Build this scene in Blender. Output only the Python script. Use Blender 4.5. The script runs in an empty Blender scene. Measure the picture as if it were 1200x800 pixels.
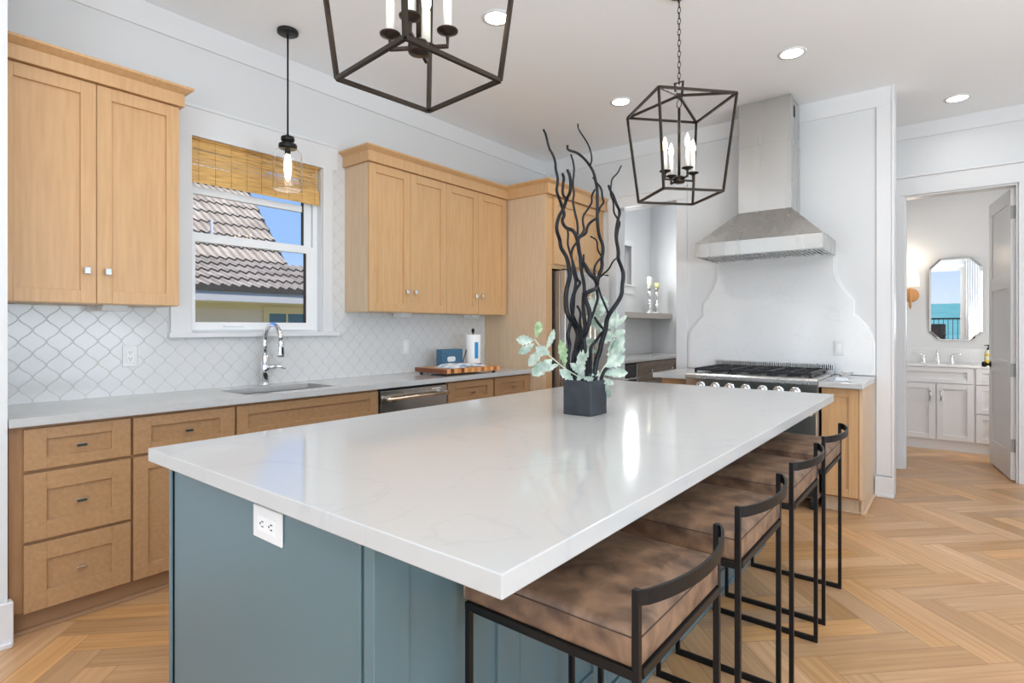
import bpy, bmesh, math, random
from mathutils import Vector, Matrix
PI = math.pi
random.seed(7)
S = bpy.context.scene
COL = S.collection
# ------------------------------------------------------------------ camera, sky, light, exposure
cd = bpy.data.cameras.new('camera'); cam = bpy.data.objects.new('camera', cd); COL.objects.link(cam)
cam.location = (0, 0, 1.285); cam.rotation_euler = (PI/2, 0, 0.67228)
cd.sensor_width = 36; cd.lens = 36*654.4/1200; cd.shift_y = -16.1/1200; cd.clip_start = .05; cd.clip_end = 2000
S.camera = cam
S.view_settings.view_transform = 'Standard'; S.view_settings.look = 'None'
S.view_settings.gamma = 1; S.view_settings.use_curve_mapping = False
S.view_settings.exposure = 0.18
S.cycles.max_bounces = 10; S.cycles.diffuse_bounces = 5; S.cycles.glossy_bounces = 5
S.cycles.transparent_max_bounces = 12; S.cycles.sample_clamp_indirect = 6
S.cycles.use_denoising = True; S.cycles.caustics_reflective = False; S.cycles.caustics_refractive = False

def add_area(name, loc, rot, sx, sy, power, col=(1, 1, 1), spread=PI):
    l = bpy.data.lights.new(name, 'AREA'); l.shape = 'RECTANGLE'; l.size = sx; l.size_y = sy
    l.energy = power; l.color = col; l.spread = spread
    o = bpy.data.objects.new(name, l); COL.objects.link(o); o.location = loc; o.rotation_euler = rot
    return o

W = bpy.data.worlds.new('sky'); S.world = W; W.use_nodes = True
wn = W.node_tree.nodes; wl = W.node_tree.links; wn.clear()
geo = wn.new('ShaderNodeTexCoord'); sep = wn.new('ShaderNodeSeparateXYZ'); rmp = wn.new('ShaderNodeValToRGB')
bg = wn.new('ShaderNodeBackground'); wo = wn.new('ShaderNodeOutputWorld')
wl.new(geo.outputs['Generated'], sep.inputs[0]); wl.new(sep.outputs['Z'], rmp.inputs[0])
rmp.color_ramp.elements[0].position = 0.0; rmp.color_ramp.elements[0].color = (.44, .52, .62, 1)
rmp.color_ramp.elements[1].position = .7; rmp.color_ramp.elements[1].color = (.08, .18, .50, 1)
e = rmp.color_ramp.elements.new(.14); e.color = (.20, .335, .60, 1)
wl.new(rmp.outputs[0], bg.inputs[0]); bg.inputs[1].default_value = 1.55; wl.new(bg.outputs[0], wo.inputs[0])

sl = bpy.data.lights.new('sun', 'SUN'); sl.energy = 5.0; sl.angle = .01; sl.color = (1, .92, .80)
sun = bpy.data.objects.new('sun', sl); COL.objects.link(sun)
sun.rotation_euler = Vector((-.50, -.38, -.80)).to_track_quat('-Z', 'Y').to_euler()

# daylight from the glass behind the camera, tilted up to fill the ceiling
add_area('daylight_upfill_back_right', (1.75, -3.0, 1.1), (PI/2+1.0, 0, 0), 3.0, 2.0, 138, (.87, .94, 1))
add_area('daylight_upfill_back_left', (-2.0, -3.0, 1.1), (PI/2+1.0, 0, 0), 1.7, 2.0, 48, (.87, .94, 1))
add_area('ceiling_fill_side', (3.50, .6, 1.30), (0, PI/2+1.1, 0), 1.6, 5.5, 225, (.80, .92, 1))  # added lamp without a known source, aimed up to brighten the ceiling
add_area('daylight_pantry', (-3.50, 7.03, 2.15), (0, -PI/2, 0), .5, .3, 15, (.94, .97, 1))
add_area('bath_fill', (.98, 6.95, 1.35), (0, PI/2, .35), 1.2, .7, 21, (1, .98, .96))  # added fill lamp hidden behind the door leaf; this room has no window

# ------------------------------------------------------------------ materials
MATS = {}
def srgb(r, g, b):
    f = lambda c: ((c/255)/12.92 if c/255 <= .04045 else (((c/255)+.055)/1.055)**2.4)
    return (f(r), f(g), f(b), 1)
def mat(name, color, rough=.5, metal=0, **kw):
    m = bpy.data.materials.new(name); m.use_nodes = True
    b = m.node_tree.nodes['Principled BSDF']
    b.inputs['Base Color'].default_value = color if len(color) == 4 else (*color, 1)
    b.inputs['Roughness'].default_value = rough; b.inputs['Metallic'].default_value = metal
    for k, v in kw.items(): b.inputs[k.replace('_', ' ')].default_value = v
    MATS[name] = m
    return m
def nodes(m): return m.node_tree.nodes, m.node_tree.links, m.node_tree.nodes['Principled BSDF']
def noise_color(m, c1, c2, scale=(5, 5, 5), detail=4, lo=.35, hi=.65, coord='Object', dist=0, bump=0, bscale=1):
    n, l, b = nodes(m)
    tc = n.new('ShaderNodeTexCoord'); mp = n.new('ShaderNodeMapping'); mp.inputs['Scale'].default_value = scale
    nz = n.new('ShaderNodeTexNoise'); nz.inputs['Scale'].default_value = 1; nz.inputs['Detail'].default_value = detail
    nz.inputs['Distortion'].default_value = dist
    cr = n.new('ShaderNodeValToRGB'); cr.color_ramp.elements[0].position = lo; cr.color_ramp.elements[1].position = hi
    cr.color_ramp.elements[0].color = c1; cr.color_ramp.elements[1].color = c2
    l.new(tc.outputs[coord], mp.inputs[0]); l.new(mp.outputs[0], nz.inputs[0]); l.new(nz.outputs[0], cr.inputs[0])
    l.new(cr.outputs[0], b.inputs['Base Color'])
    if bump:
        bp = n.new('ShaderNodeBump'); bp.inputs['Strength'].default_value = bump; bp.inputs['Distance'].default_value = bscale
        l.new(nz.outputs[0], bp.inputs['Height']); l.new(bp.outputs[0], b.inputs['Normal'])
    return cr
def emit(name, color, strength):
    m = mat(name, color, .5); b = nodes(m)[2]
    b.inputs['Emission Color'].default_value = color if len(color) == 4 else (*color, 1)
    b.inputs['Emission Strength'].default_value = strength
    return m

wall_m = mat('white_wall_paint', srgb(217, 218, 219), .55)
ceil_m = mat('ceiling_paint', srgb(244, 247, 250), .7)
trim_m = mat('white_trim_paint', srgb(223, 223, 224), .35)
seam_m = mat('board_seam', srgb(176, 176, 176), .8)
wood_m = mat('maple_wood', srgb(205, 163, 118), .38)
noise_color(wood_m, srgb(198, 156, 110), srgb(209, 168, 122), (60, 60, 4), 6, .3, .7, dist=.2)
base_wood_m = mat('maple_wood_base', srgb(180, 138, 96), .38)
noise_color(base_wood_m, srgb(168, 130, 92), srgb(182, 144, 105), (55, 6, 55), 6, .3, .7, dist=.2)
woodside_m = mat('maple_veneer', srgb(208, 178, 146), .42)
noise_color(woodside_m, srgb(206, 178, 146), srgb(218, 192, 161), (55, 55, 4), 5, .3, .7, dist=.3)
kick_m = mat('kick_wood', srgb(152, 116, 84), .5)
dark_gap_m = mat('cabinet_shadow_line', srgb(96, 68, 44), .7)
greywood_m = mat('grey_stained_wood', srgb(118, 104, 92), .45)
noise_color(greywood_m, srgb(108, 93, 81), srgb(132, 118, 105), (6, 40, 40), 4, .3, .7)
quartz_m = mat('white_quartz', srgb(186, 186, 185), .09, Specular_IOR_Level=.34)
n_, l_, b_ = nodes(quartz_m)
tc = n_.new('ShaderNodeTexCoord'); nz = n_.new('ShaderNodeTexNoise'); nz.inputs['Scale'].default_value = 1.6; nz.inputs['Detail'].default_value = 8
nz.inputs['Distortion'].default_value = 1.1
ab = n_.new('ShaderNodeMath'); ab.operation = 'SUBTRACT'; ab.inputs[1].default_value = .5
a2 = n_.new('ShaderNodeMath'); a2.operation = 'ABSOLUTE'
cr = n_.new('ShaderNodeValToRGB'); cr.color_ramp.elements[0].position = 0; cr.color_ramp.elements[0].color = srgb(184, 185, 186)
cr.color_ramp.elements[1].position = .014; cr.color_ramp.elements[1].color = srgb(189, 189, 188)
l_.new(tc.outputs['Object'], nz.inputs[0]); l_.new(nz.outputs[0], ab.inputs[0]); l_.new(ab.outputs[0], a2.inputs[0]); l_.new(a2.outputs[0], cr.inputs[0]); l_.new(cr.outputs[0], b_.inputs['Base Color'])
teal_m = mat('blue_green_paint', srgb(94, 118, 125), .32)
groove_m = mat('teal_groove', srgb(70, 88, 92), .6)
steel_m = mat('brushed_steel', (.60, .60, .59), .24, 1)
n_, l_, b_ = nodes(steel_m)
tc = n_.new('ShaderNodeTexCoord'); mp = n_.new('ShaderNodeMapping'); mp.inputs['Scale'].default_value = (10, 10, .35)
nz = n_.new('ShaderNodeTexNoise'); nz.inputs['Scale'].default_value = 1; nz.inputs['Detail'].default_value = 2
mr = n_.new('ShaderNodeMapRange'); mr.inputs[3].default_value = .2; mr.inputs[4].default_value = .34
l_.new(tc.outputs['Object'], mp.inputs[0]); l_.new(mp.outputs[0], nz.inputs[0]); l_.new(nz.outputs[0], mr.inputs[0]); l_.new(mr.outputs[0], b_.inputs['Roughness'])
nz2 = n_.new('ShaderNodeTexNoise'); nz2.inputs['Scale'].default_value = 1.2; nz2.inputs['Detail'].default_value = 0; l_.new(mp.outputs[0], nz2.inputs[0])
bp = n_.new('ShaderNodeBump'); bp.inputs['Strength'].default_value = .10; bp.inputs['Distance'].default_value = .01
l_.new(nz2.outputs[0], bp.inputs['Height']); l_.new(bp.outputs[0], b_.inputs['Normal'])
steel_front_m = mat('appliance_steel', (.58, .56, .54), .22, 1)
reflect_bar_m = mat('steel_bar_warm_reflection', (.78, .66, .52), .25, 1)  # steel handle bars with a brassy reflection put into the colour
chrome_m = mat('chrome', (.82, .83, .84), .06, 1)
nickel_m = mat('polished_nickel', (.78, .76, .73), .15, 1)
bronze_m = mat('bronze_black', srgb(50, 40, 32), .34, .7)
black_m = mat('black_metal', srgb(14, 14, 15), .42, .0, Specular_IOR_Level=.35)
iron_m = mat('cast_iron', srgb(22, 24, 28), .5)
blackglass_m = mat('black_glass', srgb(9, 10, 13), .05)
plastic_m = mat('white_plastic', srgb(226, 226, 226), .35)
dark_m = mat('dark_slot', srgb(40, 40, 40), .6)
candle_m = mat('candle_white', srgb(240, 236, 224), .5)
glass_m = mat('clear_glass', (1, 1, 1), .0, 0, Transmission_Weight=1, IOR=1.3)
bulb_m = emit('lit_bulb', (1, .80, .58), 9)
fil_m = emit('lit_filament_bulb', (1, .70, .34), 7)
lamp_m = emit('downlight_lens', (1, .98, .94), 9)
shade_m = emit('lit_shade', srgb(255, 240, 215), .75)
rattan_m = mat('rattan', srgb(206, 152, 96), .6)
mirror_m = mat('mirror_silver', (.93, .94, .94), .0, 1)
bevelm_m = mat('mirror_bevel', (.97, .97, .97), .02, 1)
leather_m = mat('brown_distressed_leather', srgb(120, 94, 76), .5)
noise_color(leather_m, srgb(84, 64, 52), srgb(150, 119, 94), (15, 15, 15), 9, .32, .68, dist=.4, bump=.15, bscale=.01)
seamleather_m = mat('leather_seam', srgb(66, 50, 42), .7)
stitch_m = mat('pale_stitch', srgb(170, 155, 145), .7)
vase_m = mat('slate_vase', srgb(46, 50, 56), .45)
noise_color(vase_m, srgb(32, 37, 44), srgb(46, 51, 58), (20, 20, 20), 6, .35, .65, bump=.3, bscale=.01)
branch_m = mat('black_branch', srgb(17, 19, 25), .5, Specular_IOR_Level=.35)
leaf_m = mat('dusty_leaf', srgb(150, 180, 172), .75)
noise_color(leaf_m, srgb(140, 160, 146), srgb(200, 209, 196), (25, 25, 25), 4, .35, .65)
leaf2_m = mat('green_leaf', srgb(140, 158, 108), .7)
noise_color(leaf2_m, srgb(112, 140, 92), srgb(170, 186, 150), (30, 30, 30), 4, .35, .65)
stem_m = mat('pale_stem', srgb(190, 198, 176), .8)
towel_m = mat('towel_cloth', srgb(232, 236, 240), .9)
noise_color(towel_m, srgb(150, 185, 215), srgb(238, 240, 242), (60, 14, 40), 2, .40, .52)
paper_m = mat('paper_towel', srgb(242, 242, 240), .85)
tissue_m = mat('tissue_box_blue', srgb(58, 102, 130), .6)
noise_color(tissue_m, srgb(48, 92, 122), srgb(74, 116, 142), (90, 90, 90), 2, .4, .6)
cyan_m = mat('cyan_label', srgb(20, 140, 195), .5)
yellow_m = mat('yellow_soap', srgb(238, 205, 50), .3)
blindwood_m = mat('bamboo_reed', srgb(205, 150, 78), .55)
noise_color(blindwood_m, srgb(176, 128, 66), srgb(238, 192, 118), (8, 9, 260), 5, .28, .55)
sash_m = mat('vinyl_sash', srgb(240, 241, 242), .3)
rooft_m = mat('concrete_roof_tile', srgb(196, 190, 180), .8)
rooft_m.node_tree.nodes['Principled BSDF'].inputs['Specular IOR Level'].default_value = .1
noise_color(rooft_m, srgb(160, 150, 136), srgb(188, 178, 164), (2, 2, 2), 5, .35, .65)
gutter_shadow_m = mat('dark_gutter_and_shadow', srgb(52, 48, 44), .6)  # gutter and dark edge strips, also the painted shadow under roof tile courses
fascia_m = mat('grey_fascia', srgb(176, 178, 184), .6)
siding_m = mat('sage_siding', srgb(240, 222, 208), .8)
beige_m = mat('beige_trim', srgb(236, 216, 176), .7)
winblue_m = mat('window_glass_blue', srgb(58, 108, 130), .08)
sea_m = mat('sea_water', srgb(70, 128, 140), .5)
sea_m.node_tree.nodes['Principled BSDF'].inputs['Specular IOR Level'].default_value = 0
noise_color(sea_m, srgb(90, 150, 152), srgb(112, 168, 170), (.05, .05, .05), 4)
deck_m = mat('deck_boards', srgb(150, 140, 126), .7)
drape_m = mat('white_curtain', srgb(225, 227, 230), .8)
grass_m = mat('ground_green', srgb(120, 128, 92), .9)
doorknob_m = mat('dark_bronze_knob', srgb(34, 32, 32), .35, .6)
hinge_m = mat('satin_hinge', srgb(158, 158, 156), .45, .3)
cream_m = mat('cream_candle', srgb(228, 226, 190), .6)

# floor planks: colour from the per-plank attribute, grain from the plank's own uv
floor_m = mat('oak_herringbone', srgb(200, 155, 110), .33)
n_, l_, b_ = nodes(floor_m)
uv = n_.new('ShaderNodeUVMap'); uv.uv_map = 'UVMap'
at = n_.new('ShaderNodeAttribute'); at.attribute_name = 'tone'
mp = n_.new('ShaderNodeMapping'); mp.inputs['Scale'].default_value = (2.2, 48, 1)
nz = n_.new('ShaderNodeTexNoise'); nz.inputs['Scale'].default_value = 1; nz.inputs['Detail'].default_value = 6; nz.inputs['Distortion'].default_value = .12
cr = n_.new('ShaderNodeValToRGB'); cr.color_ramp.elements[0].position = .30; cr.color_ramp.elements[1].position = .72
cr.color_ramp.elements[0].color = srgb(184, 138, 92); cr.color_ramp.elements[1].color = srgb(208, 164, 116)
hs = n_.new('ShaderNodeHueSaturation'); mr = n_.new('ShaderNodeMapRange'); mr.inputs[3].default_value = .72; mr.inputs[4].default_value = 1.18
mr2 = n_.new('ShaderNodeMapRange'); mr2.inputs[3].default_value = .90; mr2.inputs[4].default_value = 1.06
sx = n_.new('ShaderNodeSeparateColor')
l_.new(uv.outputs[0], mp.inputs[0]); l_.new(mp.outputs[0], nz.inputs[0]); l_.new(nz.outputs[0], cr.inputs[0])
l_.new(at.outputs['Color'], sx.inputs[0]); l_.new(sx.outputs[0], mr.inputs[0]); l_.new(sx.outputs[1], mr2.inputs[0])
l_.new(cr.outputs[0], hs.inputs['Color']); l_.new(mr.outputs[0], hs.inputs['Value']); l_.new(mr2.outputs[0], hs.inputs['Saturation'])
l_.new(hs.outputs[0], b_.inputs['Base Color'])

# arabesque tile: ogee grout lines worked out from world y and z
tile_m = mat('arabesque_tile', srgb(214, 213, 211), .15)
def tile_nodes(m, ax, base, grout, y0=.683, z0=1.33, PY=.1075, PZ=.116):
    n, l, b = nodes(m)
    tc = n.new('ShaderNodeTexCoord'); sp = n.new('ShaderNodeSeparateXYZ'); l.new(tc.outputs['Object'], sp.inputs[0])
    def M(op, a, bb=None, c=None):
        k = n.new('ShaderNodeMath'); k.operation = op
        for i, v in enumerate((a, bb, c)):
            if v is None: continue
            if isinstance(v, (int, float)): k.inputs[i].default_value = v
            else: l.new(v, k.inputs[i])
        return k.outputs[0]
    u = M('DIVIDE', M('SUBTRACT', sp.outputs[ax], y0), PY)      # tile centres at integers
    v = M('DIVIDE', M('SUBTRACT', sp.outputs['Z'], z0), PZ)
    # edge position: half width at height v: w(v) = tri(v)+ogee term
    tri = M('MULTIPLY', M('ABSOLUTE', M('SUBTRACT', M('FRACT', v), .5)), 1.0)       # .5 at centre rows, 0 between
    og = M('MULTIPLY', M('SINE', M('MULTIPLY', tri, 4*PI)), -.038)
    w = M('ADD', tri, og)                                        # 0..0.5
    fu = M('ABSOLUTE', M('SUBTRACT', M('FRACT', M('ADD', u, .5)), .5))              # distance to nearest centre column 0..0.5
    d = M('ABSOLUTE', M('SUBTRACT', fu, w))
    near = M('SMOOTH_MIN', d, 10.0, 0.0)
    mr = n.new('ShaderNodeMapRange'); mr.interpolation_type = 'SMOOTHSTEP'
    mr.inputs[1].default_value = .008; mr.inputs[2].default_value = .034; l.new(near, mr.inputs[0])
    mx = n.new('ShaderNodeMix'); mx.data_type = 'RGBA'; l.new(mr.outputs[0], mx.inputs[0])
    mx.inputs[6].default_value = grout; mx.inputs[7].default_value = base
    l.new(mx.outputs[2], b.inputs['Base Color'])
    bp = n.new('ShaderNodeBump'); bp.inputs['Strength'].default_value = .5; bp.inputs['Distance'].default_value = .0025
    l.new(mr.outputs[0], bp.inputs['Height']); l.new(bp.outputs[0], b.inputs['Normal'])
tile_nodes(tile_m, 'Y', srgb(216, 216, 216), srgb(200, 198, 194))

# ------------------------------------------------------------------ mesh helpers
class MB:
    def __init__(s): s.v = []; s.f = []; s.m = []; s.sm = []; s.mats = []
    def mi(s, m):
        if m is None: return -1
        if m not in s.mats: s.mats.append(m)
        return s.mats.index(m)
    def add(s, vs, fs, m=None, smooth=False):
        o = len(s.v); s.v += [Vector(p) for p in vs]; k = s.mi(m)
        for f in fs: s.f.append(tuple(i+o for i in f)); s.m.append(k); s.sm.append(smooth)
        return s
    def box(s, x0, x1, y0, y1, z0, z1, m=None):
        e = (len(s.f)//6 % 11)*2.5e-5      # keeps touching faces of one mesh from lying in exactly the same plane
        x0 -= e; x1 += e; y0 -= e; y1 += e; z0 -= e; z1 += e
        v = [(x, y, z) for x in (x0, x1) for y in (y0, y1) for z in (z0, z1)]
        return s.add(v, [(0, 1, 3, 2), (4, 6, 7, 5), (0, 4, 5, 1), (2, 3, 7, 6), (0, 2, 6, 4), (1, 5, 7, 3)], m)
    def prism(s, pts, axis, a0, a1, m=None):
        def P(p, a): return {'x': (a, p[0], p[1]), 'y': (p[0], a, p[1]), 'z': (p[0], p[1], a)}[axis]
        n = len(pts); v = [P(p, a0) for p in pts] + [P(p, a1) for p in pts]
        f = [tuple(range(n)), tuple(range(2*n-1, n-1, -1))] + [(i, i+n, (i+1) % n+n, (i+1) % n) for i in range(n)]
        return s.add(v, f, m)
    def lathe(s, prof, c=(0, 0, 0), n=24, m=None, axis='z', smooth=True):
        v = []; f = []
        for r, h in prof:
            for i in range(n):
                a = 2*PI*i/n; x, y = r*math.cos(a), r*math.sin(a)
                p = {'z': (x, y, h), 'x': (h, x, y), 'y': (x, h, y)}[axis]
                v.append((c[0]+p[0], c[1]+p[1], c[2]+p[2]))
        for j in range(len(prof)-1):
            for i in range(n): f.append((j*n+i, j*n+(i+1) % n, (j+1)*n+(i+1) % n, (j+1)*n+i))
        s.add(v, f, m, smooth)
        o = len(s.v)-len(v)
        for j in (0, len(prof)-1):
            if prof[j][0] > 1e-5:
                s.f.append(tuple(o+j*n+i for i in (range(n) if j else range(n-1, -1, -1)))); s.m.append(s.mi(m)); s.sm.append(False)
        return s
    def cyl(s, c, r, h, n=20, m=None, axis='z'): return s.lathe([(r, 0), (r, h)], c, n, m, axis)
    def tube(s, pts, r, n=8, m=None, square=False, cap=True):
        pts = [Vector(p) for p in pts]
        rs = r if isinstance(r, (list, tuple)) else [r]*len(pts)
        if square: n = 4
        up = Vector((0, 0, 1)); t0 = (pts[1]-pts[0]).normalized()
        if abs(t0.dot(up)) > .95: up = Vector((1, 0, 0))
        nrm = (up - t0*up.dot(t0)).normalized(); v = []; f = []
        for i, p in enumerate(pts):
            t = (pts[min(i+1, len(pts)-1)]-pts[max(i-1, 0)]).normalized()
            nrm = (nrm - t*nrm.dot(t)).normalized(); b = t.cross(nrm)
            for k in range(n):
                a = 2*PI*k/n + (PI/4 if square else 0); rr = rs[i]*(1.414 if square else 1)
                v.append(p + nrm*math.cos(a)*rr + b*math.sin(a)*rr)
        for j in range(len(pts)-1):
            for i in range(n): f.append((j*n+i, (j+1)*n+i, (j+1)*n+(i+1) % n, j*n+(i+1) % n))
        if cap: f += [tuple(range(n)), tuple(range(len(v)-1, len(v)-n-1, -1))]
        return s.add(v, f, m, not square)
    def build(s, name, m=None, parent=None, bevel=0, seg=1, off=(0, 0, 0)):
        me = bpy.data.meshes.new(name); off = Vector(off)
        me.from_pydata([tuple(p-off) for p in s.v], [], s.f)
        me.materials.append(m if m is not None else s.mats[0])
        for mm in s.mats: me.materials.append(mm)
        for i, p in enumerate(me.polygons): p.material_index = s.m[i]+1; p.use_smooth = s.sm[i]
        bm = bmesh.new(); bm.from_mesh(me); bmesh.ops.recalc_face_normals(bm, faces=bm.faces); bm.to_mesh(me); bm.free()
        o = bpy.data.objects.new(name, me); COL.objects.link(o)
        if parent is not None: o.parent = parent
        if bevel:
            b = o.modifiers.new('bevel', 'BEVEL'); b.width = bevel; b.segments = seg; b.limit_method = 'ANGLE'; b.angle_limit = .7
        return o

def B(name, m, parent=None, **k):      # quick single-material builder
    return None
def tag(o, label=None, cat=None, group=None, kind=None):
    if label: o['label'] = label
    if cat: o['category'] = cat
    if group: o['group'] = group
    if kind: o['kind'] = kind
    return o
def thing(name, loc, label, cat, rz=0, group=None):
    o = bpy.data.objects.new(name, None); COL.objects.link(o); o.location = loc; o.rotation_euler = (0, 0, rz)
    o.empty_display_size = .1
    return tag(o, label, cat, group)
def struct(name, mb, m, bevel=0, label=None):
    o = mb.build(name, m, None, bevel); o['kind'] = 'structure'
    if label: o['label'] = label
    return o
def copy_tree(o, parent=None):
    c = o.copy(); COL.objects.link(c); c.parent = parent
    for ch in list(o.children): copy_tree(ch, c)
    return c

# ------------------------------------------------------------------ the setting
CH = 3.12; XL = -3.58; YR = 5.10; YB = -3.2; XRI = 3.6
# floor: herringbone planks, w .1222, l .611, laid at 45 degrees
def clip(poly, a, b, c):   # keep a*x+b*y<=c
    out = []
    for i in range(len(poly)):
        p, q = poly[i], poly[(i+1) % len(poly)]
        dp = a*p[0]+b*p[1]-c; dq = a*q[0]+b*q[1]-c
        if dp <= 0: out.append(p)
        if dp*dq < 0:
            t = dp/(dp-dq); out.append(tuple(p[k]+(q[k]-p[k])*t for k in range(len(p))))
    return out
def make_floor():
    w, L = .1222, .611; r2 = math.sqrt(.5)
    vs, fs, uvs, tones = [], [], [], []
    rnd = random.Random(3)
    p0, q0 = -3.137, 2.663
    for i in range(-110, 111):
        for j in range(-26, 27):
            bp, bq = p0+i*w+j*L, q0+i*w-j*L
            for kind in (0, 1):
                rect = (bp, bp+L, bq, bq+w) if kind == 0 else (bp-w, bp, bq, bq+L)
                cx, cy = (rect[0]+rect[1])/2, (rect[2]+rect[3])/2
                X, Y = (cx+cy)*r2, (cy-cx)*r2
                if X < -4 or X > 4 or Y < -3.6 or Y > 8.4: continue
                g = .0007
                a0, a1, b0, b1 = rect[0]+g, rect[1]-g, rect[2]+g, rect[3]-g
                ou, ov = rnd.random()*50, rnd.random()*50
                poly = []
                for (p, q) in ((a0, b0), (a1, b0), (a1, b1), (a0, b1)):
                    lu, lv = (p-a0, q-b0) if kind == 0 else (q-b0, p-a0)
                    poly.append(((p+q)*r2, (q-p)*r2, lu+ou, lv+ov))
                for cl in ((-1, 0, 3.70), (1, 0, 3.70), (0, -1, 3.3), (0, 1, 8.05)):
                    poly = clip(poly, *cl)
                    if len(poly) < 3: break
                if len(poly) < 3: continue
                o = len(vs); vs += [(a[0], a[1], 0) for a in poly]
                fs.append(tuple(range(o, o+len(poly)))); uvs += [(a[2], a[3]) for a in poly]
                t = (rnd.random()+rnd.random())/2; t2 = rnd.random()
                tones += [(t, t2, 0, 1)]*len(poly)
    o = len(vs); np_ = len(fs)
    vs += [(-3.7, -3.3, -.0015), (3.7, -3.3, -.0015), (3.7, 8.05, -.0015), (-3.7, 8.05, -.0015)]
    fs.append((o, o+1, o+2, o+3)); uvs += [(0, 0)]*4; tones += [(0, 0, 0, 1)]*4
    me = bpy.data.meshes.new('floor'); me.from_pydata(vs, [], fs)
    me.materials.append(floor_m); me.materials.append(mat('plank_gap', srgb(120, 86, 58), .8))
    me.polygons[np_].material_index = 1
    me.uv_layers.new(name='UVMap'); me.color_attributes.new('tone', 'FLOAT_COLOR', 'CORNER')
    vi = [lp.vertex_index for lp in me.loops]
    me.uv_layers['UVMap'].data.foreach_set('uv', [c for k in vi for c in uvs[k]])
    me.color_attributes['tone'].data.foreach_set('color', [c for k in vi for c in tones[k]])
    bm = bmesh.new(); bm.from_mesh(me)
    for f in bm.faces:
        if f.normal.z < 0: f.normal_flip()
    bm.to_mesh(me); bm.free()
    ob = bpy.data.objects.new('floor', me); COL.objects.link(ob); ob['kind'] = 'structure'
make_floor()
struct('ceiling', MB().box(-3.7, 3.7, -3.3, 8.2, CH, CH+.15), ceil_m)
# left wall with the kitchen window opening and the pantry window opening
WY0, WY1, WZ0, WZ1 = 1.415, 2.296, 1.255, 2.44
m = MB()
m.box(XL-.16, XL, .4, WY0, 0, CH); m.box(XL-.16, XL, WY1, 6.86, 0, CH)
m.box(XL-.16, XL, WY0, WY1, 0, WZ0); m.box(XL-.16, XL, WY0, WY1, WZ1, CH)
m.box(XL-.16, XL, 6.86, 7.20, 0, 1.885); m.box(XL-.16, XL, 6.86, 7.20, 2.42, CH); m.box(XL-.16, XL, 7.20, 8.05, 0, CH)
struct('wall_left', m, wall_m)
struct('wall_left_near', MB().box(-3.74, -3.0, YB, .496, 0, CH), wall_m)
# range wall with the pantry opening
m = MB(); m.box(XL, -2.69, YR, YR+.16, 0, CH); m.box(-2.69, -2.07, YR, YR+.16, 2.49, CH); m.box(-2.07, -.37, YR, YR+.16, 0, CH)
struct('wall_range', m, wall_m)
struct('wall_pantry_back', MB().box(XL, -2.07, 7.84, 8.0, 0, CH), wall_m); struct('wall_pantry_right', MB().box(-2.06, -1.9, YR+.16, 8.0, 0, CH), wall_m)
# hall wall with the bathroom door opening
YH = 6.20
m = MB(); m.box(-1.9, -.375, YH, YH+.13, 0, CH); m.box(-.375, .40, YH, YH+.13, 2.48, CH); m.box(.40, XRI, YH, YH+.13, 0, CH)
struct('wall_hall', m, wall_m)
struct('wall_bath_back', MB().box(-1.9, 1.15, 7.95, 8.1, 0, CH), wall_m); struct('wall_bath_right', MB().box(1.02, 1.15, YH+.13, 7.95, 0, CH), wall_m); struct('wall_bath_left', MB().box(-1.0, -.902, YH+.13, 7.95, 0, CH), wall_m)
# living-room walls behind and beside the camera, with glass openings
m = MB()
m.box(-3.0, -2.85, YB-.15, YB, 0, CH); m.box(-1.15, -.92, YB-.15, YB, 0, CH); m.box(.16, .25, YB-.15, YB, 0, CH); m.box(3.25, XRI, YB-.15, YB, 0, CH)
m.box(-2.85, 3.25, YB-.15, YB, 2.45, CH); m.box(-2.85, -1.15, YB-.15, YB, 0, .12); m.box(.25, 3.25, YB-.15, YB, 0, .12)
struct('wall_back', m, wall_m)
m = MB(); m.box(XRI, XRI+.15, YB-.15, -2.2, 0, CH); m.box(XRI, XRI+.15, 3.4, YH+.13, 0, CH); m.box(XRI, XRI+.15, -2.2, 3.4, 2.5, CH); m.box(XRI, XRI+.15, -2.2, 3.4, 0, .3)
struct('wall_right', m, wall_m)

# flat boards, mouldings
fb = .012
m = MB(); m.box(XL, XL+fb, .496, YR, 2.975, CH); struct('trim_1', m, trim_m, .002)
m = MB(); m.box(-3.0, -3.0+fb, YB, .496, 2.975, CH); struct('trim_2', m, trim_m, .002)
m = MB(); m.box(XL+fb, -.37, YR-fb, YR, 2.975, CH); m.box(-.482, -.37, YR-fb, YR, .16, 2.975); m.box(-2.07, -1.965, YR-fb, YR, .16, 2.975)
struct('trim_3', m, trim_m, .002)
# edge bead running down the end of the range wall
struct('trim_4', MB().box(-.385, -.3675, YR-.018, YR+.165, .0, CH), trim_m, .003)
m = MB(); m.box(-1.9, XRI, YH-fb, YH, 2.99, CH); struct('trim_5', m, trim_m, .002)
# band above the kitchen window and counters
m = MB(); m.box(XL, XL+.012, 1.24, 2.42, 2.44, 2.615); m.box(XL, XL+.02, 1.24, 2.42, 2.600, 2.618); struct('trim_6', m, trim_m, .002)
# pantry opening casing and header
m = MB(); m.box(-2.79, -2.69, YR-.018, YR, 0, 2.49); m.box(-2.80, -1.965, YR-.018, YR, 2.49, 2.60); m.box(-2.80, -1.965, YR-.026, YR, 2.60, 2.62)
struct('trim_7', m, trim_m, .002)
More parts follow.
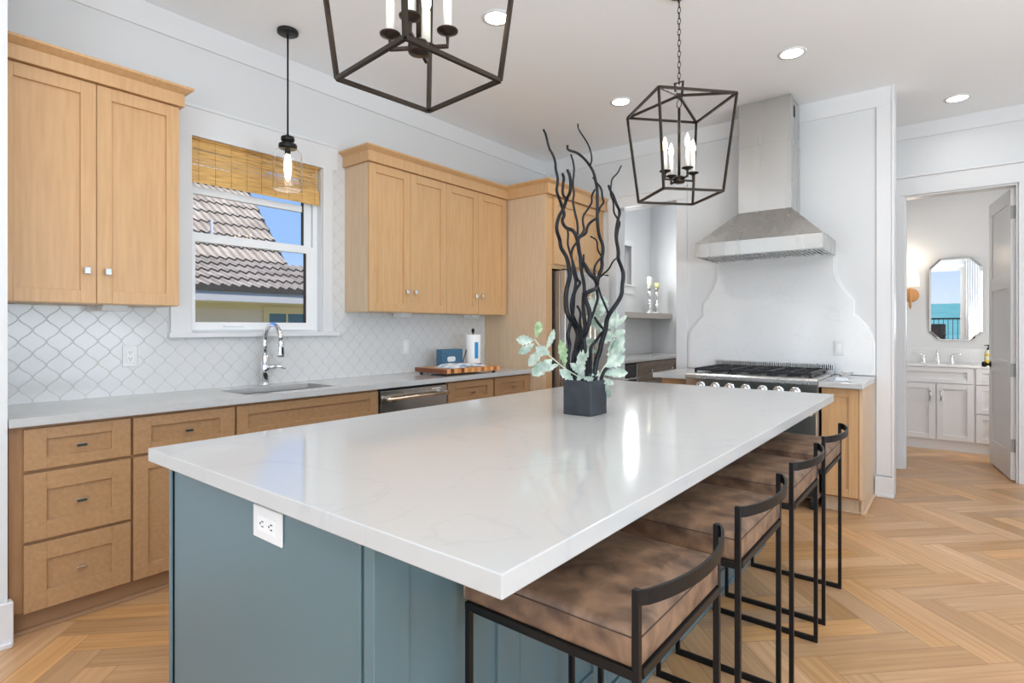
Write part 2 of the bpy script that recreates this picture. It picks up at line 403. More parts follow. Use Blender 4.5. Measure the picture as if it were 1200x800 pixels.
# bathroom door casing
m = MB(); m.box(-.46, -.375, YH-.02, YH, 0, 2.48); m.box(.40, .50, YH-.02, YH, 0, 2.48); m.box(-.48, 3.5, YH-.02, YH, 2.48, 2.64); m.box(-.48, 3.5, YH-.032, YH, 2.64, 2.662)
m.box(-.375, -.36, YH-.0, YH+.13, 0, 2.48); m.box(.385, .40, YH, YH+.13, 0, 2.48); m.box(-.375, .40, YH, YH+.13, 2.465, 2.48)
struct('trim_8', m, trim_m, .002)
# baseboards
def baseboard(name, pts, h=.15, t=.016):   # list of boxes
    m = MB()
    for (x0, x1, y0, y1, dx, dy) in pts:
        m.box(x0, x1, y0, y1, 0, h)
        m.box(x0-(.014 if dx < 0 else 0), x1+(.014 if dx > 0 else 0), y0-(.014 if dy < 0 else 0), y1+(.014 if dy > 0 else 0), 0, .02)
    struct(name, m, trim_m, .003)
baseboard('baseboard_left', [(-3.0, -2.983, YB, .506, 1, 0), (-3.03, -2.983, .496, .512, 0, 0)], .178)
baseboard('baseboard_range', [(-.49, -.3685, YR-.03, YR-.012, 0, -1)])
baseboard('baseboard_hall', [(-1.9, -.46, YH-.02, YH, 0, -1), (.50, XRI, YH-.034, YH-.018, 0, -1)])
baseboard('baseboard_right', [(XRI-.016, XRI, YB, YH-.05, -1, 0)])

# tiled backsplash as real slab on the left wall
m = MB(); tz0, tz1 = .914, 1.41
m.box(XL, XL+.009, .496, 1.287, tz0, tz1); m.box(XL, XL+.009, 1.287, 2.417, tz0, 1.23); m.box(XL, XL+.009, 2.372, 4.06, 1.23, tz1); m.box(XL, XL+.009, 2.372, 2.486, tz1, 2.60)
m.box(XL, XL+.009, 2.417, 4.06, tz0, 1.23); m.box(XL, XL+.0085, 1.242, 1.30, 1.41, 2.44)
struct('trim_9', m, tile_m, label='pale arabesque tile backsplash on the sink wall')
# range backsplash: ogee outlined quartz slab
half = [(.472, .916), (.472, 1.167), (.455, 1.238), (.43, 1.28), (.382, 1.335), (.34, 1.37), (.318, 1.394), (.36-.043, 1.40), (.317, 1.504), (.285, 1.53), (.24, 1.575), (.20, 1.63), (.178, 1.69), (.17, 1.75)]
def ogee(dx, dz=0):
    R = [(-.957+x*1.0-.0+dx, z) for x, z in half]
    return R
cxr = -1.222
ro = [(.737, .916), (.737, 1.167), (.72, 1.238), (.69, 1.294), (.642, 1.357), (.615, 1.382), (.603, 1.394), (.603, 1.504), (.562, 1.552), (.526, 1.608), (.495, 1.67), (.476, 1.739), (.472, 1.90)]
poly = [(cxr+x, z) for x, z in ro] + [(cxr-x, z) for x, z in reversed(ro)]
rin = [(x-.016, z if z > .92 else z) for x, z in ro]
poly2 = [(cxr+x, z) for x, z in rin] + [(cxr-x, z) for x, z in reversed(rin)]
m = MB(); m.prism(poly, 'y', YR-.014, YR); m.prism(poly2, 'y', YR-.024, YR-.014)
spl_m = mat('quartz_splash', srgb(224, 224, 224), .15)
n_, l_, b_ = nodes(spl_m)
tc = n_.new('ShaderNodeTexCoord'); nz = n_.new('ShaderNodeTexNoise'); nz.inputs['Scale'].default_value = 2.2; nz.inputs['Detail'].default_value = 9; nz.inputs['Distortion'].default_value = 1.4
ab = n_.new('ShaderNodeMath'); ab.operation = 'SUBTRACT'; ab.inputs[1].default_value = .5; a2 = n_.new('ShaderNodeMath'); a2.operation = 'ABSOLUTE'
cr = n_.new('ShaderNodeValToRGB'); cr.color_ramp.elements[0].color = srgb(222, 222, 223); cr.color_ramp.elements[1].position = .009; cr.color_ramp.elements[1].color = srgb(228, 228, 228)
l_.new(tc.outputs['Object'], nz.inputs[0]); l_.new(nz.outputs[0], ab.inputs[0]); l_.new(ab.outputs[0], a2.inputs[0]); l_.new(a2.outputs[0], cr.inputs[0]); l_.new(cr.outputs[0], b_.inputs['Base Color'])
spl = struct('trim_10', m, spl_m, .003, label='white quartz slab behind the range with curved stepped sides')

# kitchen window
root = bpy.data.objects.new('window_1', None); COL.objects.link(root); root.location = (XL, 1.85, WZ0); root['kind'] = 'structure'
root['label'] = 'double-hung kitchen window over the sink'
ro_ = (XL, 1.85, WZ0)
m = MB(); m.box(XL, XL+.02, 1.30, WY0, 1.25, 2.44); m.box(XL, XL+.02, WY1, 2.373, 1.25, 2.44); m.box(XL, XL+.02, 1.30, 2.373, 2.432, 2.445)
m.box(XL-.10, XL, WY0-.008, WY0+.004, 1.255, 2.44); m.box(XL-.10, XL, WY1-.004, WY1+.008, 1.255, 2.44)
m.build('window_casing', trim_m, root, .002, off=ro_)
MB().box(XL-.10, XL+.045, 1.285, 2.42, 1.226, 1.256).build('window_sill', trim_m, root, .003, off=ro_)
m = MB(); xs0, xs1 = XL-.09, XL-.05
Y0, Y1 = WY0+.004, WY1-.004
m.box(xs0, xs1, Y0, Y0+.03, 1.256, 2.44); m.box(xs0, xs1, Y1-.035, Y1, 1.256, 2.44); m.box(xs0, xs1, Y0, Y1, 2.40, 2.44); m.box(xs0, xs1, Y0, Y1, 1.256, 1.275)
m.build('window_frame', sash_m, root, .002, off=ro_)
m = MB(); m.box(XL-.06, XL-.03, Y0+.0, Y0+.035, 1.27, 1.86); m.box(XL-.06, XL-.03, 2.19, 2.257, 1.27, 1.86); m.box(XL-.06, XL-.03, Y0, 2.257, 1.27, 1.32); m.box(XL-.06, XL-.03, Y0, 2.257, 1.81, 1.86)
m.box(XL-.03, XL-.018, 1.62, 1.74, 1.292, 1.302)
m.box(XL-.045, XL-.028, 2.176, 2.19, 1.32, 1.81, gutter_shadow_m)
o = m.build('lower_sash', sash_m, root, .002, off=ro_)
MB().box(XL-.048, XL-.044, Y0+.03, 2.18, 1.31, 1.82).build('pane', glass_m, o, off=ro_).matrix_parent_inverse = Matrix()
m = MB(); m.box(XL-.09, XL-.062, Y0+.0, Y0+.012, 1.84, 2.40); m.box(XL-.09, XL-.062, 2.19, 2.25, 1.84, 2.40); m.box(XL-.09, XL-.062, Y0, 2.25, 1.84, 1.87); m.box(XL-.09, XL-.062, Y0, 2.25, 2.35, 2.40)
m.box(XL-.09, XL-.062, Y0, 2.25, 2.105, 2.15)
m.box(XL-.075, XL-.06, 2.176, 2.19, 1.87, 2.35, gutter_shadow_m)
o = m.build('upper_sash', sash_m, root, .002, off=ro_)
MB().box(XL-.078, XL-.074, Y0+.01, 2.18, 1.86, 2.36).build('pane', glass_m, o, off=ro_)
m = MB(); m.box(XL-.115, XL-.005, WY0-.0, WY1, 2.06-.0, 2.06) if False else None

# pantry window (bright) and its trim
root2 = bpy.data.objects.new('window_2', None); COL.objects.link(root2); root2.location = (XL, 7.03, 1.885); root2['kind'] = 'structure'
o2 = (XL, 7.03, 1.885)
m = MB(); m.box(XL, XL+.02, 6.78, 6.86, 1.86, 2.42); m.box(XL, XL+.02, 7.17, 7.24, 1.86, 2.42); m.box(XL, XL+.02, 6.78, 7.24, 2.42, 2.50)
m.box(XL-.10, XL-.07, 6.86, 6.90, 1.885, 2.42); m.box(XL-.10, XL-.07, 7.16, 7.20, 1.885, 2.42)
m.build('window_casing', trim_m, root2, .002, off=o2)
m = MB(); m.box(XL-.1, XL+.04, 6.74, 7.28, 1.86, 1.885); m.box(XL, XL+.016, 6.78, 7.25, 1.755, 1.86)
m.build('window_sill', trim_m, root2, .002, off=o2)
MB().box(XL-.09, XL-.085, 6.88, 7.18, 1.885, 2.42).build('pane', glass_m, root2, off=o2)

# glass openings behind the camera (seen in the bathroom mirror and in reflections)
root3 = bpy.data.objects.new('window_3', None); COL.objects.link(root3); root3.location = (-.38, YB-.05, 0); root3['kind'] = 'structure'
o3 = (-.38, YB-.05, 0)
m = MB(); m.box(-.92, -.86, YB-.1, YB-.03, 0, 2.45); m.box(.08, .16, YB-.1, YB-.03, 0, 2.45); m.box(-.92, .16, YB-.1, YB-.03, 2.38, 2.45); m.box(-.92, .16, YB-.1, YB-.03, 0, .08)
m.box(.16, .25, YB, YB+.02, 0, 2.55); m.box(-1.0, -.92, YB, YB+.02, 0, 2.55); m.box(-1.0, .25, YB, YB+.02, 2.45, 2.56)
m.build('window_frame', sash_m, root3, .003, off=o3)
MB().box(-.86, .08, YB-.07, YB-.064, .08, 2.38).build('pane', glass_m, root3, off=o3)
root4 = bpy.data.objects.new('window_4', None); COL.objects.link(root4); root4.location = (1.75, YB, 0); root4['kind'] = 'structure'
m = MB()
for x in (.25, 1.23, 2.22, 3.2): m.box(x, x+.05, YB-.06, YB-.01, .12, 2.45)
m.box(.25, 3.25, YB-.06, YB-.01, 2.4, 2.45); m.box(.25, 3.25, YB-.06, YB-.01, .12, .17)
m.build('window_frame', sash_m, root4, .003, off=(1.75, YB, 0))

# outdoors: ground, sea
struct('ground', MB().box(-60, XL-.16, -30, 40, -.6, -.55), grass_m)
struct('sea', MB().box(-1200, 1200, -1900, -30, -6, -5.9), sea_m)

# ------------------------------------------------------------------ cabinet builders (local frame: x width, front at y=0 facing -y, z up)
def shaker(x0, x1, z0, z1, st=.062, t=.02, rec=.013, m=None):
    b = MB(); r = min(st, (z1-z0)*.28)
    b.box(x0, x0+st, -t, 0, z0, z1); b.box(x1-st, x1, -t, 0, z0, z1)
    b.box(x0+st, x1-st, -t, 0, z0, z0+r); b.box(x0+st, x1-st, -t, 0, z1-r, z1)
    b.box(x0+st-.001, x1-st+.001, -t+rec, -.002, z0+r-.001, z1-r+.001)
    return b
def knob_sq(x, z, t=.02):
    b = MB(); b.cyl((x, -t-.018, z), .006, .018, 10, None, 'y'); b.box(x-.013, x+.013, -t-.028, -t-.016, z-.016, z+.016)
    return b
def pull_bar(x, z, t=.02, w=.038):
    b = MB(); b.box(x-w/2, x+w/2, -t-.024, -t-.015, z-.007, z+.007); b.box(x-.007, x+.007, -t-.016, -t, z-.005, z+.005)
    return b
def crown(x0, x1, z0, zt, m, parent, depth, left=True, right=True, fr=.02, out=.055):
    """frieze board and a flared cap on front and the shown sides"""
    b = MB(); xl = x0-(fr if left else 0); xr = x1+(fr if right else 0)
    yb = depth
    b.box(xl, xr, -.02-fr, yb, z0, zt-.035)
    xl2 = x0-(out if left else 0); xr2 = x1+(out if right else 0); y2 = -.02-out
    v = [(xl, -.02-fr, zt-.035), (xr, -.02-fr, zt-.035), (xr, yb, zt-.035), (xl, yb, zt-.035),
         (xl2, y2, zt-.012), (xr2, y2, zt-.012), (xr2, yb, zt-.012), (xl2, yb, zt-.012),
         (xl2, y2, zt), (xr2, y2, zt), (xr2, yb, zt), (xl2, yb, zt)]
    f = [(0, 1, 5, 4), (1, 2, 6, 5), (2, 3, 7, 6), (3, 0, 4, 7), (4, 5, 9, 8), (5, 6, 10, 9), (6, 7, 11, 10), (7, 4, 8, 11), (8, 9, 10, 11), (0, 3, 2, 1)]
    b.add(v, f)
    return b.build('crown_moulding', m, parent, .0015)
RZ = PI/2
UZ0, UZ1 = 1.40, 2.475
def upper(loc, w, label, group, depth=.275, ndoors=2, sides=(True, True), kx=None):
    t = thing('upper_cabinet', loc, label, 'cabinet', RZ, group)
    b = MB(); b.box(0, w, 0, depth, 0, UZ1-UZ0-.0005); b.build('body', woodside_m, t, .001)
    dw = w/ndoors
    for i in range(ndoors):
        d = shaker(i*dw+.0015, (i+1)*dw-.0015, .004, UZ1-UZ0-.004).build('door', wood_m, t, .0012)
        kxx = (i+1)*dw-.042 if i % 2 == 0 else i*dw+.042
        knob_sq(kxx, .16).build('knob', nickel_m, d, .002).matrix_parent_inverse = Matrix()
    return t
# left upper (x world .5..1.24): local x -> world +y, front faces world +x
t = upper((-3.30, .498, UZ0), .742, 'two-door maple upper cabinet left of the kitchen window', None)
crown(0, .742, UZ1-UZ0, 2.557-UZ0+.02, wood_m, t, .275, False, True)
t = upper((-3.30, 2.483, UZ0), .774, 'two-door maple upper cabinet just right of the window, its end panel showing', 'maple upper cabinets by the fridge')
t = upper((-3.30, 3.257, UZ0), .784, 'two-door maple upper cabinet against the tall fridge surround', 'maple upper cabinets by the fridge')
for i, (y0, y1, lab) in enumerate(((2.483, 4.041, 'maple crown moulding across the two upper cabinets right of the window'),)):
    t = thing('crown_rail', (-3.30, y0, UZ1), lab, 'moulding', RZ)
    crown(0, y1-y0, 0, 2.585-UZ1, wood_m, t, .275, True, False)
# under-cabinet power boxes
for y, x, lab in ((.975, -3.40, 'small white power box under the left upper cabinet'), (2.93, -3.42, 'small white power box under the upper cabinets nearer the window'), (3.74, -3.42, 'small white power box under the upper cabinet nearer the fridge')):
    b = MB(); b.prism([(x+.03, UZ0), (x-.07, UZ0), (x-.07, UZ0-.028), (x+.005, UZ0-.028)], 'y', y-.055, y+.055)
    for s in (-.035, .035): b.box(x+.008, x+.013, y+s-.004, y+s+.004, UZ0-.02, UZ0-.012, dark_m)
    tag(b.build('power_box', plastic_m, None, .002, off=(0, 0, 0)), lab, 'power box', 'under-cabinet power boxes')

# tall fridge surround
t = thing('fridge_surround', (-2.85, 4.06, 0), 'tall maple cabinet surround enclosing the fridge with two doors above', 'cabinet', RZ)
b = MB(); b.box(0, .095, 0, .726, 0, 2.48); b.build('side_panel', woodside_m, t, .001)
b = MB(); b.box(.002, .093, -.004, 0, 0, 2.48); b.build('side_stile', wood_m, t, .001)
b = MB(); b.box(.95, 1.035, 0, .726, 0, 2.48); b.build('side_panel', wood_m, t, .001)
b = MB(); b.box(.095, .95, .0, .726, 1.82, 2.48); b.build('body', wood_m, t, .001)
for i in (0, 1):
    x0 = .105+i*.418
    d = shaker(x0, x0+.414, 1.86, 2.46).build('door', wood_m, t, .0012)
    knob_sq(x0+(.414-.04 if i == 0 else .04), 1.95).build('knob', nickel_m, d, .002)
crown(0, 1.035, 2.475, 2.60, wood_m, t, .726, True, False, .02, .05)

# fridge
t = thing('refrigerator', (-2.78, 4.18, 0), 'stainless steel french-door refrigerator set in the maple surround', 'refrigerator', RZ)
MB().box(0, .80, .0, .70, .02, 1.795).build('body', mat('fridge_side', (.34, .31, .29), .3, .9), t, .003)
for i in (0, 1):
    x0 = i*.402
    d = MB().box(x0, x0+.398, -.06, -.004, .62, 1.80).build('door', steel_front_m, t, .006, 2)
    b = MB(); hx = .398-.04 if i == 0 else .402+.04
    b.tube([(hx, -.105, .75), (hx, -.105, 1.62)], .011, 10)
    for z in (.78, 1.59): b.cyl((hx, -.105, z), .008, .046, 8, None, 'y')
    b.build('handle', reflect_bar_m, d)
d = MB().box(0, .80, -.06, -.004, .05, .61).build('freezer_drawer', steel_front_m, t, .006, 2)
b = MB(); b.tube([(.06, -.10, .54), (.74, -.10, .54)], .011, 10)
for x in (.1, .7): b.cyl((x, -.10, .54), .008, .042, 8, None, 'y')
b.build('handle', reflect_bar_m, d)
for x in (0, .76): MB().box(x, x+.04, -.055, -.01, 1.80, 1.812).build('hinge_cap', dark_m, t, .002)

# base cabinets on the sink wall
BX = -3.04
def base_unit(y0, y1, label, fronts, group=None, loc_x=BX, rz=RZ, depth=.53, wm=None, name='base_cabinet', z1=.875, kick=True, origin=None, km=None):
    wm = wm or base_wood_m; w = y1-y0
    t = thing(name, origin or (loc_x, y0, 0), label, 'cabinet', rz, group)
    b = MB()
    if fronts and fronts[0][0] == 'false':
        b.box(0, w, 0, depth, .10, .66); b.box(0, w, 0, .03, .66, z1)
    else: b.box(0, w, 0, depth, .10, z1)
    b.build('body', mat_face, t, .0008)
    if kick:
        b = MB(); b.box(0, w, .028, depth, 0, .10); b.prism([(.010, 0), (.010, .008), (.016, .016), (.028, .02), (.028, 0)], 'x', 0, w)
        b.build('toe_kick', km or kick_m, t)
    for kind, a, bb, c, d_ in fronts:
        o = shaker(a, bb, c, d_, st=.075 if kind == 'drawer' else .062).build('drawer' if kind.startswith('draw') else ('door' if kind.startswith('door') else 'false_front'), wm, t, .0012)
        if kind == 'drawer': pull_bar((a+bb)/2, (c+d_)/2-.002).build('pull', nickel_m, o, .001)
        if kind == 'doorL': knob_sq(bb-.03, d_-.05).build('knob', nickel_m, o, .002)
        if kind == 'doorR': knob_sq(a+.03, d_-.05).build('knob', nickel_m, o, .002)
    return t
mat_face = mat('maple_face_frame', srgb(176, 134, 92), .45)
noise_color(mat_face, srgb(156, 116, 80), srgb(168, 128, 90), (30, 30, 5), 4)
G = 'maple base cabinets on the sink wall'
base_unit(.505, .938, 'three-drawer maple base cabinet at the left end of the sink wall', [('drawer', .045, .428, .688, .862), ('drawer', .045, .428, .392, .674), ('drawer', .045, .428, .098, .378)], G)
base_unit(.938, 1.42, 'maple base cabinet with one drawer over a door, left of the sink cabinet', [('drawer', .006, .476, .688, .862), ('doorL', .006, .476, .098, .674)], G)
base_unit(1.42, 2.37, 'wide maple sink base cabinet with a long blank panel below the sink', [('false', .006, .940, .688, .862), ('doorL', .006, .471, .098, .674), ('doorR', .475, .940, .098, .674)], G)
base_unit(3.010, 3.555, 'maple base cabinet right of the dishwasher', [('drawer', .006, .535, .688, .862), ('doorL', .006, .535, .098, .674)], G)
base_unit(3.555, 4.06, 'maple base cabinet beside the fridge surround', [('drawer', .010, .49, .688, .862), ('doorL', .010, .49, .098, .674)], G)
# dishwasher
t = thing('dishwasher', (BX, 2.376, 0), 'stainless steel dishwasher with a bar handle between the maple base cabinets', 'dishwasher', RZ)
MB().box(.0, .63, .0, .53, .03, .872).build('body', dark_m, t)
MB().box(.006, .624, -.022, 0, .11, .858).build('door', steel_front_m, t, .004, 2)
MB().box(.01, .62, .03, .05, .0, .1).build('toe_kick', iron_m, t)
b = MB(); b.tube([(.015, -.075, .805), (.60, -.075, .805)], .011, 12)
for x in (.045, .575): b.lathe([(.018, 0), (.018, .02), (.012, .035), (.012, .055)], (x, -.078, .805), 14, steel_m, 'y')
b.build('handle', reflect_bar_m, t)
MB().box(.47, .56, -.0235, -.021, .835, .842).build('badge', plastic_m, t)
# countertop on the sink wall with a sink cut-out
b = MB(); cx0, cx1, cf = XL, -2.985, 4.058
SX0, SX1, SY0, SY1 = -3.42, -3.09, 1.50, 2.09
b.box(cx0, cx1, .498, SY0, .879, .914); b.box(cx0, cx1, SY1, cf, .879, .914); b.box(cx0, SX0, SY0, SY1, .879, .914); b.box(SX1, cx1, SY0, SY1, .879, .914)
tag(b.build('countertop', quartz_m), 'long white quartz countertop along the sink wall', 'countertop')
t = thing('kitchen_sink', (-3.25, 1.8, .70), 'undermount stainless steel sink below the kitchen window', 'sink')
b = MB(); b.box(SX0-.01, SX1+.01, SY0-.01, SY1+.01, .70, .708); b.box(SX0-.012, SX0, SY0-.01, SY1+.01, .70, .878); b.box(SX1, SX1+.012, SY0-.01, SY1+.01, .70, .878); b.box(SX0, SX1, SY0-.012, SY0, .70, .878); b.box(SX0, SX1, SY1, SY1+.012, .70, .878)
b.build('basin', mat('sink_steel', (.42, .42, .41), .28, 1), t, 0, off=(-3.25, 1.8, .70))
MB().lathe([(.045, .0), (.045, .004), (.03, .005), (.0, .003)], (-3.25, 1.8, .708), 20).build('drain', chrome_m, t, off=(-3.25, 1.8, .70))
# faucet
fx, fy = -3.50, 1.83
t = thing('kitchen_faucet', (fx, fy, .914), 'tall chrome gooseneck faucet behind the kitchen sink', 'faucet')
b = MB(); b.lathe([(.030, 0), (.030, .006), (.024, .012), (.022, .02), (.025, .025), (.024, .19), (.021, .195), (.0155, .20)], (0, 0, 0), 24)
b.build('faucet_body', chrome_m, t)
pts = [(0, 0, .19), (0, 0, .26)]; R = .098
for i in range(13):
    a = PI - i*PI/12; pts.append((R+R*math.cos(a), 0.0, .292+R*math.sin(a)))
b = MB(); b.tube(pts, .0155, 16); b.build('spout', chrome_m, t)
b = MB(); b.lathe([(.0155, .29), (.018, .285), (.019, .25), (.0235, .195), (.022, .188)], (2*R, 0, 0), 18); b.build('spray_head', chrome_m, t)
MB().box(2*R+.012, 2*R+.0245, -.008, .008, .205, .25).build('spray_button', dark_m, t, .002)
b = MB(); d = Vector((.55, .83, 0)).normalized()
b.tube([d*.015+Vector((0, 0, .115)), d*.062+Vector((0, 0, .118))], [.016, .015], 14)
b.tube([d*.06+Vector((0, 0, .12)), d*.085+Vector((0, 0, .12)), d*.125+Vector((0, 0, .105))], [.014, .010, .006], 12)
b.build('lever_handle', chrome_m, t)
# wall outlets and switches
def wall_plate(name, loc, rz, label, kind, w=.072, h=.118, group=None, cat='outlet'):
    t = thing(name, loc, label, cat, rz, group)
    MB().box(-w/2, w/2, -.006, 0, -h/2, h/2).build('plate', plastic_m, t, .002)
    b = MB(); hw = w*.24 if h > w else w*.31; hh = h*.30 if h > w else h*.24
    b.box(-hw, hw, -.0085, -.005, -hh, hh); o = b.build('insert', mat('insert_plastic', srgb(236, 236, 236), .35), t, .001)
    if kind == 'outlet':
        b = MB()
        cs = ((0, hh*.5), (0, -hh*.5)) if h > w else ((-hw*.5, 0), (hw*.5, 0))
        for (cx, cz) in cs:
            if h > w:
                for s in (-.006, .006): b.box(cx+s-.0012, cx+s+.0012, -.0092, -.008, cz, cz+.009)
                b.cyl((cx, -.0092, cz-.006), .0028, .001, 8, None, 'y')
            else:
                for s in (-.006, .006): b.box(cx, cx+.009, -.0092, -.008, cz+s-.0012, cz+s+.0012)
                b.cyl((cx-.006, -.0092, cz), .0028, .001, 8, None, 'y')
        b.build('slots', dark_m, o)
    return t
wx = XL+.009
wall_plate('wall_outlet', (wx, 1.098, 1.129), RZ, 'white double outlet on the tile backsplash left of the window', 'outlet', group='outlets on the tile backsplash')
wall_plate('wall_switch', (wx, 3.067, 1.128), RZ, 'white wall switch on the tile behind the cutting board, nearer the window', 'switch', group='switches on the tile backsplash', cat='switch')
wall_plate('wall_switch', (wx, 3.82, 1.118), RZ, 'white wall switch on the tile by the paper towel roll', 'switch', group='switches on the tile backsplash', cat='switch')
wall_plate('wall_switch', (-.728, YR-.0245, 1.124), 0, 'white wall switch on the quartz slab right of the cooktop', 'switch', .07, .118, cat='switch')

# bamboo blind
t = thing('bamboo_blind', (XL-.02, 1.85, 2.44), 'woven bamboo roman blind drawn up at the top of the kitchen window', 'blind')
o_ = (XL-.02, 1.85, 2.44); rnd = random.Random(5)
def reeds(z0, z1, x, name, pitch=.0052, gaps=True):
    b = MB(); z = z0
    while z < z1:
        segs = 1
        y = WY0+.006
        while y < WY1-.014:
            L = rnd.uniform(.15, .6); y2 = min(y+L, WY1-.012)
            skip = gaps and rnd.random() < .05
            if not skip:
                r = rnd.uniform(.0016, .0025); b.box(x+rnd.uniform(-.001, .001)-r*.6, x+r*.6, y, y2-.001, z-r, z+r)
            y = y2
        z += pitch*rnd.uniform(.85, 1.1)
    return b.build(name, blindwood_m, t, off=o_)
reeds(2.185, 2.435, XL-.030, 'reed_panel')
reeds(2.172, 2.232, XL-.022, 'lower_fold', .0045, False)
reeds(2.165, 2.262, XL-.014, 'front_fold', .0045, False)
b = MB()
for i in range(9):
    y = WY0+.05+i*(WY1-WY0-.1)/8; b.tube([(XL-.0115, y, 2.435), (XL-.011, y, 2.17)], .0009, 5)
b.build('cords', mat('twine', srgb(150, 110, 62), .8), t, off=o_)
MB().box(XL-.045, XL-.012, WY0+.006, WY1-.01, 2.425, 2.439).build('headrail', blindwood_m, t, .001, off=o_)

# board, tissue box, towel roll, towel on the counter
t = thing('cutting_board', (-3.21, 3.32, .914), 'end-grain striped wooden cutting board on the sink wall countertop', 'cutting board')
b = MB(); bz0, bz1 = .016, .052; rnd = random.Random(2)
stripes = [mat('board_wood_%d' % i, srgb(*c), .4) for i, c in enumerate(((196, 128, 70), (120, 66, 36), (222, 158, 96), (168, 100, 52)))]
L0 = -.30; wS = .60/17
for i in range(17):
    x0, x1 = L0+i*wS, L0+(i+1)*wS
    k = (1, 2, 1, 2, 0, 1, 2, 0, 2, 0, 2, 3, 2, 0, 2, 3, 2)[i]
    b.box(-.185, .185, x0, x1, bz0, bz1, stripes[k])
b.build('board', None, t, .002)
for x in (-.15, .15):
    for y in (-.26, .26): MB().cyl((x, y, 0), .014, .017, 12).build('foot', dark_m, t)
t.rotation_euler = (0, 0, -.10)
zt = .914+.052
t = thing('tissue_box', (-3.365, 3.378, zt), 'blue tissue box standing on the cutting board', 'tissue box')
MB().box(-.035, .035, -.125, .125, .001, .138).build('box', tissue_m, t, .003)
b = MB(); pr = []
for i in range(24):
    a = 2*PI*i/24; cy = .028 if math.cos(a) > 0 else -.028
    pr.append((cy+.020*math.cos(a)-.015, .055+.022*math.sin(a)))
b.prism(pr, 'x', .0355, .037); b.build('opening', mat('tissue_white', srgb(226, 230, 234), .8), t)
t = thing('paper_towel_holder', (-3.30, 3.60, zt), 'paper towel roll on a black stand at the right end of the cutting board', 'paper towel')
MB().lathe([(.072, 0), (.072, .008), (.0, .008)], n=28).build('base', black_m, t)
b = MB(); b.cyl((0, 0, .006), .006, .30, 10); b.lathe([(.0, .27), (.012, .28), (.014, .295), (.010, .31), (.0, .314)], n=14); b.build('post', black_m, t)
b = MB(); b.tube([(-.02, -.078, .006), (-.03, -.095, .03), (-.01, -.074, .13)], .004, 8); b.build('tension_arm', black_m, t)
r = MB().lathe([(.020, .010), (.066, .010), (.067, .014), (.067, .256), (.066, .260), (.020, .260)], n=40).build('towel_roll', paper_m, t)
b = MB(); n = 7
vs = []
for i in range(n+1):
    a = -.62+.50*i/n
    vs += [(.0685*math.cos(a), .0685*math.sin(a), .055), (.0685*math.cos(a), .0685*math.sin(a), .195)]
b.add(vs, [(2*i, 2*i+2, 2*i+3, 2*i+1) for i in range(n)], None, True); b.build('label_band', cyan_m, r)
t = thing('dish_towel', (-3.17, 3.30, zt), 'folded blue and white dish towel lying across the cutting board', 'towel')
def cloth(nx, ny, fn):
    v = [fn(i/nx, j/ny) for j in range(ny+1) for i in range(nx+1)]
    f = [(j*(nx+1)+i, j*(nx+1)+i+1, (j+1)*(nx+1)+i+1, (j+1)*(nx+1)+i) for j in range(ny) for i in range(nx)]
    return v, f
def tf(z0, a, seed):
    def fn(u, v):
        x = (u-.5)*.20 + .012*math.sin(v*7+seed); y = (v-.5)*a
        e = min(1, 6*min(u, 1-u, v, 1-v))
        return (x, y, z0+.004*e+.004*e*(math.sin(x*45+seed)*math.cos(y*26+seed*2)+.6))
    return fn
b = MB()
for z0, a, s in ((.001, .40, 1), (.008, .34, 2.4), (.015, .24, 4)):
    v, f = cloth(24, 36, tf(z0, a, s)); b.add(v, f, None, True)
o = b.build('cloth', towel_m, t); sm = o.modifiers.new('solid', 'SOLIDIFY'); sm.thickness = .006; sm.offset = 1

# ------------------------------------------------------------------ island
IX0, IX1, IY0, IY1 = -1.95, -.535, .648, 3.555
t = thing('kitchen_island', (-1.40, 2.1, 0), 'blue-green painted kitchen island with panelled sides and a white quartz top', 'island')
io = (-1.40, 2.1, 0)
BX0, BX1, BY0, BY1 = -1.905, -.895, .69, 3.50
b = MB(); b.box(BX0+.02, BX1-.02, BY0+.02, BY1-.02, .0, .874); b.build('body', teal_m, t, off=io)
# near end: edge strips, groove and flat inset panel
b = MB()
b.box(BX0, BX0+.020, BY0, BY0+.03, 0, .874); b.box(BX0+.020, BX0+.026, BY0+.016, BY0+.03, 0, .874, groove_m); b.box(BX0+.026, -.955, BY0+.006, BY0+.03, 0, .874)
b.box(-.953, -.940, BY0, BY0+.03, 0, .874); b.box(-.938, -.930, BY0+.018, BY0+.03, 0, .874, groove_m); b.box(-.928, BX1, BY0-.001, BY0+.03, 0, .874)
b.build('end_panel', teal_m, t, .002, off=io)
MB().box(BX0+.01, BX1-.01, BY1-.03, BY1, 0, .874).build('end_panel', teal_m, t, .002, off=io)
